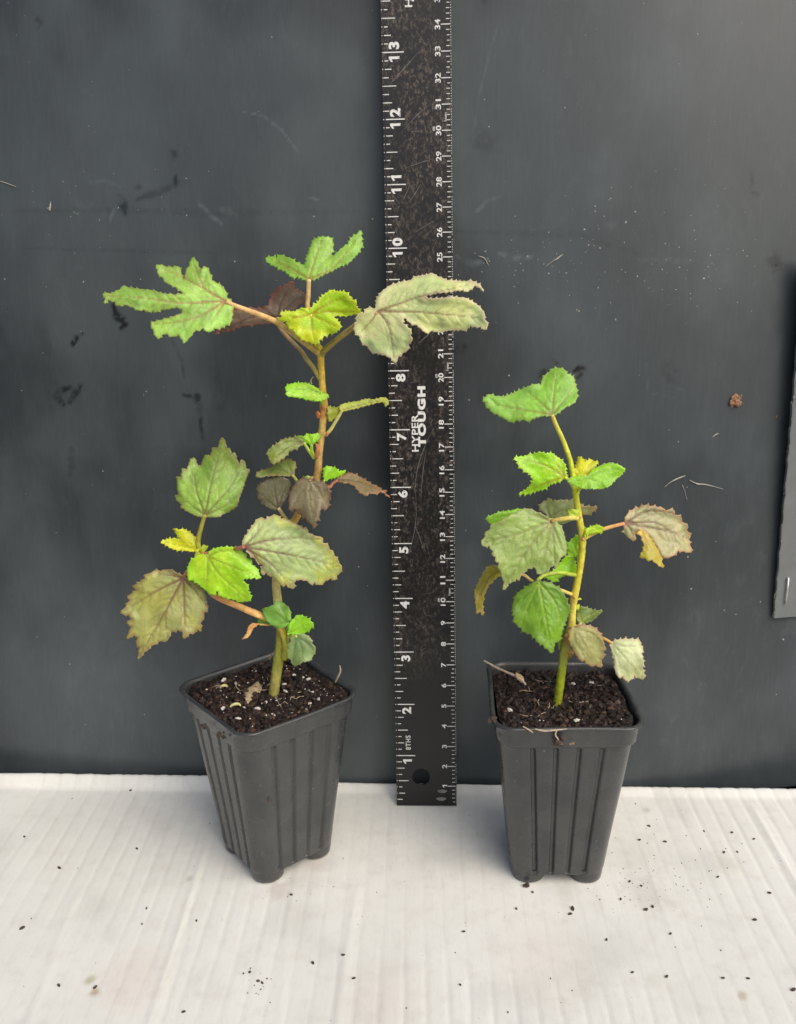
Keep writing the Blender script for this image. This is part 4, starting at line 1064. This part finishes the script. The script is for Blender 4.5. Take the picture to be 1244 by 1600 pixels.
leaf(p2, 'G: 300,640 240,640 200,670 150,770 110,850 120,920 130,1040 155,1005 185,1045 178,960 188,890 228,800 290,740 330,715', 'G: 320,680', ['G: 230,740 150,900 145,1010'], -1.7, (.1, .3), .3, .05, (146, 140, 44), (190, 160, 110), (110, 100, 40), (170, 130, 50), .5, (8, 1.2), 3, 1.3, label='curled yellow-brown leaf hanging behind the largest leaf',
     petiole=[Q('G: 320,680', -1.7), Q('G: 500,712', -1.66), Q('G: 590,772', -1.6), Q('G: 780,830', -1.5), (897, 930, -1.4)], pcol=[(200, 170, 110), (190, 180, 90)], prad=.024)
leaf(p2, 'H: 515,345 530,290 570,250 650,220 740,230 775,235 800,255 865,260 860,285 915,310 910,330 960,370 945,390 975,440 960,455 970,490 980,550 930,540 890,535 860,570 800,590 770,580 740,510 700,450 650,400 610,395 588,420 595,462 570,465 520,425 512,390', 'H: 517,346', ['H: 720,340 850,420 880,520', 'H: 680,260 850,270', 'H: 820,400 960,450', 'H: 560,390 575,450'],
     -1.35, (.1, .3), .12, .05, (168, 166, 126), (172, 126, 92), (110, 72, 60), (132, 146, 92), .6, (9, 1.8), 5, 1.7, ripple=.05, quilt=.02,
     petiole=[Q('H: 515,346', -1.35), Q('H: 440,365', -1.35), Q('H: 370,385', -1.35), Q('H: 300,415', -1.34), Q('H: 232,450', -1.34)], pcol=[(205, 140, 100), (200, 190, 80)], prad=.03)
leaf(p2, 'H: 606,400 650,388 690,440 730,500 760,550 785,655 745,630 710,600 670,605 665,590 620,580 640,540 650,500 635,440', 'H: 640,400', ['H: 700,520 775,640', 'H: 670,520 630,575'], -1.55, (.15, .5), .1, 0, (176, 160, 62), (180, 138, 74), (170, 130, 60), (166, 166, 56), .7, (9, 1.3), 2.5, 1.2, name='leaf_flap', label='folded-over yellow lobe of the right-hand leaf')
leaf(p2, 'H: 130,1085 165,1065 220,1050 290,1060 330,1090 360,1130 375,1190 388,1225 365,1235 375,1275 355,1290 355,1350 320,1330 280,1340 240,1300 210,1300 170,1250 140,1190 130,1130', 'H: 163,1070', ['H: 250,1210 340,1335', 'H: 300,1120 380,1225', 'H: 180,1180 260,1310'], -1.7, (.05, .3), .12, .05, (136, 138, 78), (156, 110, 84), (150, 150, 96), (160, 160, 110), .5, (8, 1.6), 5, 1.5,
     petiole=[Q('H: 163,1070', -1.68), Q('H: 150,1075', -1.55), (892, 980, -1.42)], pcol=(170, 150, 80), prad=.024)
leaf(p2, 'H: 420,1175 470,1155 540,1150 620,1155 630,1190 645,1205 635,1250 650,1310 640,1350 660,1415 630,1430 585,1400 570,1430 525,1440 505,1410 475,1420 450,1370 440,1300 425,1230', 'H: 430,1180', ['H: 530,1290 640,1415', 'H: 540,1200 625,1190', 'H: 470,1290 500,1400'], -1.5, (.1, .3), .12, .05, (172, 182, 138), (180, 146, 126), (150, 150, 110), (200, 206, 166), .5, (8, 1.6), 3, 1.4,
     petiole=[Q('H: 430,1180', -1.5), Q('H: 370,1145', -1.45), Q('H: 260,1110', -1.42), (894, 975, -1.42)], pcol=[(200, 160, 90), (190, 160, 80)], prad=.024)
leaf(p2, 'H: 190,930 230,925 290,945 365,955 330,985 310,1010 270,1030 215,1045 185,1020', 'H: 212,1040', ['H: 260,990 355,960', 'H: 205,960'], -1.2, (.1, .3), .15, 0, (104, 134, 60), (150, 150, 110), (170, 176, 70), (120, 146, 60), .5, (7, 1.3), 2.5, 1.3, petiole=[Q('H: 212,1040', -1.2), Q('H: 190,1060', -1.3), (893, 980, -1.4)], pcol=(170, 180, 80), prad=.022)
leaf(p2, 'G: 865,205 900,185 950,185 965,215 940,245 890,240', 'G: 962,240', ['G: 880,208'], -1.45, (.1, .3), .1, 0, (182, 206, 50), None, (150, 180, 40), tooth=(4, .8), ew=2, vw=1)
leaf(p2, 'G: 1010,350 1060,320 1110,310 1150,330 1145,380 1100,375 1040,385 1012,400', 'G: 1010,395', ['G: 1080,350 1145,345'], -1.45, (.1, .3), .1, 0, (170, 206, 40), None, (150, 180, 40), tooth=(4, 1), ew=2, vw=1, petiole=[Q('G: 1010,395', -1.44), (911, 840, -1.36)], pcol=(170, 190, 60), prad=.02)
leaf(p2, 'G: 1000,320 1012,330 1030,350 1015,400 1000,410', 'G: 1000,405', ['G: 1015,340'], -1.38, (.1, .3), 0, 0, (140, 190, 50), None, (150, 180, 40), tooth=(4, .4), ew=2, vw=1)
leaf(p2, 'G: 805,1190 840,1160 880,1150 885,1180 850,1220 820,1230', 'G: 880,1165', ['G: 815,1215'], -1.3, (.1, .3), .1, 0, (96, 150, 50), None, (120, 160, 60), tooth=(5, 1), ew=2, vw=1)
leaf(p2, 'G: 785,1270 810,1235 825,1260 815,1310 795,1325', 'G: 812,1315', ['G: 805,1250'], -1.42, (.1, .3), .1, 0, (140, 170, 60), None, (120, 160, 60), tooth=(5, .6), ew=2, vw=1)
leaf(p2, 'G: 865,1270 880,1300 920,1350 890,1390 865,1410 860,1340', 'G: 866,1400', ['G: 880,1320'], -1.35, (.1, .3), .1, 0, (150, 124, 66), None, (120, 100, 50), tooth=(5, .6), ew=2, vw=1)
for k, s in enumerate(('G: 940,905 975,905 980,918 945,920', 'G: 935,960 965,955 960,990 940,1010')):
    leaf(p2, s, s.split()[0]+' '+s.split()[1], [s.split()[0]+' '+s.split()[2]], -1.4, (.1, .3), 0, 0, (180, 200, 60), None, (150, 180, 40), tooth=(4, .3), ew=1.5, vw=.8)
for (a, b, y, r, s) in [(898, 934, -1.46, .028, 1), (906, 808, -1.4, .03, 2), (911, 842, -1.4, .03, 3), (885, 993, -1.5, .03, 4), (888, 1020, -1.5, .03, 6)]:
    v, f = lump(r, s+20, (.8, .6, 1.0), 2)
    obj('bud_scar', v+at(a, b, y), f, M_stem, p2, cols=np.repeat(np.array([lin((186, 140, 80))])*K_ALB, len(v), 0))

# ------------------------------------------------------------------ roots, dried bits, crumbs
def single(name, label, cat, pts, rad, mat=M_root, group=None, **k):
    o = tube(name, pts, rad, mat, None, org=pts[0], **k)
    return tag(o, label, cat, group)
single('dry_twig', 'thin dry twig leaning over the back left corner of the right pot', 'twig', [at(756, 1032, -1.0), at(776, 1043, -1.1), at(798, 1053, -1.25), at(812, 1060, -1.35), at(822, 1070, -1.4)], [.012, .018, .02, .022, .015], lump=.3)
single('root_strand', 'pale curling root end sticking up at the right corner of the left pot', 'root', [at(524, 1066, -1.33), at(529, 1056, -1.36), at(532, 1048, -1.37), at(531, 1040, -1.38)], [.012, .016, .013, .007])
single('root_strand', 'short white root curl beside the back rim of the left pot', 'root', [at(421, 1030, -.95), at(424, 1024, -.97), at(429, 1018, -.98)], [.014, .016, .01])
single('root_strand', 'pale root trailing along the front rim of the right pot', 'root', [at(836, 1139, -2.46), at(850, 1142, -2.50), at(866, 1141, -2.51), at(886, 1139, -2.49)], [.010, .014, .012, .006])
single('root_strand', 'thin root hanging down the front of the right pot', 'root', [at(870, 1141, -2.51), at(868, 1148, -2.51), at(872, 1155, -2.49), at(878, 1163, -2.47)], [.010, .012, .011, .008])
single('root_strand', 'short bent root at the front left rim of the right pot', 'root', [at(817, 1135, -2.45), at(826, 1140, -2.5), at(833, 1145, -2.5)], [.009, .011, .006])
M_dry = mat_plain('dried_leaf', (0.30, 0.20, 0.10), (0.52, 0.42, 0.26), 500, 0.8, 0.2)
def dried(label, pts, w, mat=M_dry):
    pts = catmull(pts, 6); V = []; F = []; n = len(pts)
    for i, p in enumerate(pts):
        ww = w*math.sin(math.pi*min(.97, max(.05, i/(n-1))))
        for j in range(5):
            s = j/2-1
            V.append(p+np.array([ww*s, .3*ww*s, 0.10*ww*math.cos(s*2)+.25*ww*(NP.rand()-.5)]))
    for i in range(n-1):
        for j in range(4): a = i*5+j; F.append((a, a+1, a+6, a+5))
    o = obj('dried_leaf', V, F, mat, None, org=pts[0]); m = o.modifiers.new('thickness', 'SOLIDIFY'); m.thickness = .01*S
    return tag(o, label, 'dried leaf')
dried('crumpled tan dried leaf lying on soil in the left pot', [on_soil(403, 1074)+[0, 0, .1], on_soil(396, 1088)+[0, 0, .09], on_soil(388, 1104)+[0, 0, .05]], .13)
dried('small dried leaf at the foot of the twig in the right pot', [at(806, 1054, -1.28)+[0, 0, .03], at(812, 1061, -1.34)+[0, 0, .03], at(818, 1068, -1.38)], .055)
for (a, b, lab) in ((368, 1110, 'larger'), (350, 1080, 'smaller')):
    c = on_soil(a, b)+np.array([0, 0, .05]); r = .085 if a == 368 else .06
    arc = [c+np.array([r*math.cos(t), .3*r*math.cos(t)+r*.5*math.sin(t), .04*math.sin(t)]) for t in np.linspace(.2, 2.9, 5)]
    o = tube('fallen_bract', arc, [.012, .022, .026, .022, .01], M_stem, None, cols=[np.array(lin((205, 205, 140)))]*5, org=c, seg=8)
    tag(o, ('larger pale green curl of bract beside the dried leaf in the left pot' if a == 368 else 'smaller pale green curl of bract near the left side of the left pot'), 'bract')

# soil stuck on the pot faces and rims
def clod(name, label, cat, c, r, seed, mat, n=7, group=None, squash=(1, .5, 1)):
    R = np.random.RandomState(seed); L = []
    for i in range(n):
        v, f = lump(r*(.35+.4*R.rand()), R.randint(1 << 30), squash, 1)
        L.append((v+c+R.uniform(-1, 1, 3)*r*np.array([.8, .25, .8]), f))
    return tag(joined(name, L, mat, None, org=c), label, cat, group)
clod('soil_clod', 'dark soil clod caught in a root on the front rim of the right pot', 'soil', at(873, 1160, -2.47), .085, 1, M_crumb, 9)
clod('soil_clod', 'small brown soil flake on the front rim of the right pot', 'soil', at(893, 1162, -2.46), .035, 2, M_rust, 4)
clod('soil_clod', 'brown soil clump on the front left corner of the right pot rim', 'soil', at(769, 1122, -2.34), .07, 3, M_crumb, 8)
clod('soil_clod', 'dark soil clump on the left rim of the left pot near its corner', 'soil', at(346, 1148, -2.42), .06, 4, M_crumb, 8)
clod('soil_clod', 'brown soil streak on the left side band of the left pot', 'soil', at(319, 1134, -2.06), .05, 5, M_crumb, 8)
clod('soil_clod', 'tiny brown speck on the front face of the left pot', 'soil', at(422, 1250, -2.40), .03, 6, M_crumb, 4)
clod('soil_clod', 'soil clump at the foot of the front left corner of the right pot', 'soil', at_z(822, 1383, .03), .05, 7, M_crumb, 7, squash=(1, 1, .7))
x, v = board_xy(1148, 626)
clod('mud_clump', 'round orange-brown mud clump stuck on the board at right', 'mud', board_pt(np.array(x), np.array(v), .03), .085, 8, M_rust, 26)
x, v = board_xy(1213, 651)
clod('mud_clump', 'tiny orange mud dot on the board below the round clump', 'mud', board_pt(np.array(x), np.array(v), .012), .025, 9, M_rust, 4)
def on_board(px, py, lift=.012):
    x, v = board_xy(px, py); return board_pt(np.array(x), np.array(v), lift)
def webline(lst, rads, label, name='root_strand'):
    pts = [on_board(*p) for p in lst]; return tag(tube(name, pts, rads, M_fleck, None, org=pts[0], seg=6), label, 'root')
webline([(1038, 761), (1048, 753), (1060, 747), (1071, 743)], [.004, .008, .014, .004], 'left half of the pale root fragment stuck on the board above the right leaf')
webline([(1077, 750), (1090, 756), (1103, 757), (1130, 764)], [.004, .012, .008, .003], 'right half of the pale root fragment stuck on the board above the right leaf')
webline([(853, 416), (864, 408), (871, 404), (879, 397)], [.004, .006, .014, .004], 'pale splinter stuck on the board above the tallest right-hand leaf')
webline([(78, 329), (79, 322), (80, 315)], [.016, .012, .003], 'white feathery fleck on the board at far left', 'fluff_fleck')
webline([(0, 283), (12, 287), (26, 292)], [.004, .006, .003], 'pale hair-thin strand on the board at the left edge')
webline([(1066, 758), (1070, 768), (1073, 781)], [.005, .004, .003], 'short pale root hanging below the root fragment on the board')
webline([(1113, 683), (1118, 679), (1123, 677)], [.004, .012, .003], 'small pale splinter on the board below the orange mud clump')
webline([(748, 400), (757, 404), (763, 414)], [.004, .010, .003], 'small pale root bit on the board just right of the ruler')
# dust flecks on the board
V = []; F = []
def fleck(px, py, r):
    x, v = board_xy(px, py); n0 = len(V); k = 6; a0 = rnd.uniform(0, 6); el = rnd.uniform(.4, 1)
    an = rnd.uniform(0, 3.14)
    for j in range(k):
        t = a0+j*2*math.pi/k; rr = r*rnd.uniform(.6, 1.3)
        ex, ey = rr*math.cos(t), rr*el*math.sin(t)
        V.append(board_pt(np.array(x+ex*math.cos(an)-ey*math.sin(an)), np.array(v+ex*math.sin(an)+ey*math.cos(an)), .004))
    F.append(tuple(range(n0, n0+k)))
for i in range(700):
    u = rnd.random()
    if u < .35: x, y = rnd.gauss(1000, 130), rnd.gauss(400, 55)
    elif u < .45: x, y = rnd.gauss(800, 60), rnd.gauss(410, 20)
    elif u < .55: x, y = rnd.gauss(150, 90), rnd.gauss(320, 60)
    else: x, y = rnd.uniform(0, 1244), rnd.uniform(0, 1190)
    if not (0 < x < 1190 and 0 < y < 1195): continue
    fleck(x, y, .003+.013*rnd.random()**3)
for (x, y, r) in [(1213, 1085, .012), (1224, 999, .022), (1080, 920, .018), (1075, 870, .02), (978, 347, .02), (930, 330, .016), (1100, 435, .016), (8, 436, .018), (425, 58, .014), (962, 499, .012), (1150, 960, .014), (1188, 940, .016), (930, 322, .012), (1060, 690, .012)]:
    fleck(x, y, r)
dust = obj('dust_flecks', V, F, M_fleck, None, org=V[0], smooth=False)
tag(dust, 'white dust flecks scattered over the dark board', 'dust', kind='stuff')

# soil crumbs on the cardboard: the large ones singly
kinds = [mesh_data('soil_crumb', *lump(1.0, 70+s, (1, .7, .6), 1), M_crumb, smooth=False) for s in range(4)]
spots = [(35, 1450, 6), (93, 1356, 5), (214, 1326, 4.5), (229, 1419, 3.5), (307, 1438, 3.5), (222, 1443, 3), (92, 1539, 5), (149, 1542, 5), (287, 1580, 4), (38, 1307, 4), (489, 1504, 5), (536, 1492, 4.5), (553, 1528, 4), (725, 1455, 4), (807, 1420, 4),
         (895, 1420, 7), (891, 1428, 5), (1009, 1421, 5), (1020, 1416, 5), (1039, 1315, 5), (1014, 1290, 4.5), (999, 1312, 4), (1179, 1437, 5.5), (1202, 1395, 5), (1122, 1370, 4), (1131, 1332, 4), (1144, 1301, 4.5), (1240, 1547, 6), (1048, 1459, 4), (1042, 1525, 4.5), (988, 1519, 4),
         (1130, 1528, 4), (1169, 1529, 4), (1178, 1311, 4), (832, 1394, 4), (948, 1468, 4), (455, 1398, 4), (390, 1518, 4), (403, 1532, 4.5), (410, 1535, 4), (1100, 1298, 3.5), (204, 1235, 4), (1152, 1331, 3.5), (970, 1405, 4), (984, 1377, 4), (1002, 1384, 3.5), (719, 1538, 3.5)]
def card_z(x, y):
    return float(Z[np.argmin((CX-x)**2+(CY-y)**2)])
for i, (px, py, d) in enumerate(spots):
    p = at_z(px, py); r = d/2/92.0*1.15
    o = bpy.data.objects.new('soil_crumb', kinds[i % 4]); p[2] = card_z(p[0], p[1])+r*.45
    put(o, None, p); o.scale = (r*1.25, r, r); o.rotation_euler = (0, 0, rnd.uniform(0, 6))
    side = 'left of the left pot' if px < 330 and py < 1480 else 'right of the right pot' if px > 945 and py < 1480 else 'in front of the left pot' if px < 600 else 'between the pots' if px < 790 and py < 1480 else 'in front of the right pot'
    size = 'larger' if d >= 4.8 else 'small'
    tag(o, '%s dark soil crumb on the white cardboard %s' % (size, side), 'soil crumb', 'soil crumbs scattered on the cardboard')
L = []
def speck(px, py, r):
    p = at_z(px, py)
    if not (-7.5 < p[0] < 8 and -6 < p[1] < .3): return
    if abs(p[0]-POT2[0]) < .8 and abs(p[1]-POT2[1]) < .8 or abs(p[0]-POT1[0]) < .7 and abs(p[1]-POT1[1]) < .7: return
    p[2] = card_z(p[0], p[1])+r*.4
    v, f = lump(r, rnd.randrange(1 << 30), (rnd.uniform(.7, 1.6), .8, .6), 0)
    th = rnd.uniform(0, 6.28); q = v.copy(); q[:, 0] = v[:, 0]*math.cos(th)-v[:, 1]*math.sin(th); q[:, 1] = v[:, 0]*math.sin(th)+v[:, 1]*math.cos(th)
    L.append((q+p, f))
for i in range(170):
    u = rnd.random()
    if u < .30: speck(rnd.gauss(985, 35), rnd.gauss(1385, 22), .004+.007*rnd.random())
    elif u < .55: speck(rnd.gauss(1060, 90), rnd.gauss(1350, 60), .005+.009*rnd.random())
    elif u < .62: speck(rnd.gauss(400, 14), rnd.gauss(1530, 14), .005+.012*rnd.random())
    elif u < .70: speck(rnd.gauss(450, 50), rnd.gauss(1385, 15), .004+.008*rnd.random())
    else: speck(rnd.uniform(0, 1244), rnd.uniform(1225, 1600), .004+.010*rnd.random()**2)
tag(joined('soil_specks', L, M_crumb, None, org=L[0][0][0]), 'fine dark soil specks strewn over the white cardboard', 'soil', kind='stuff')
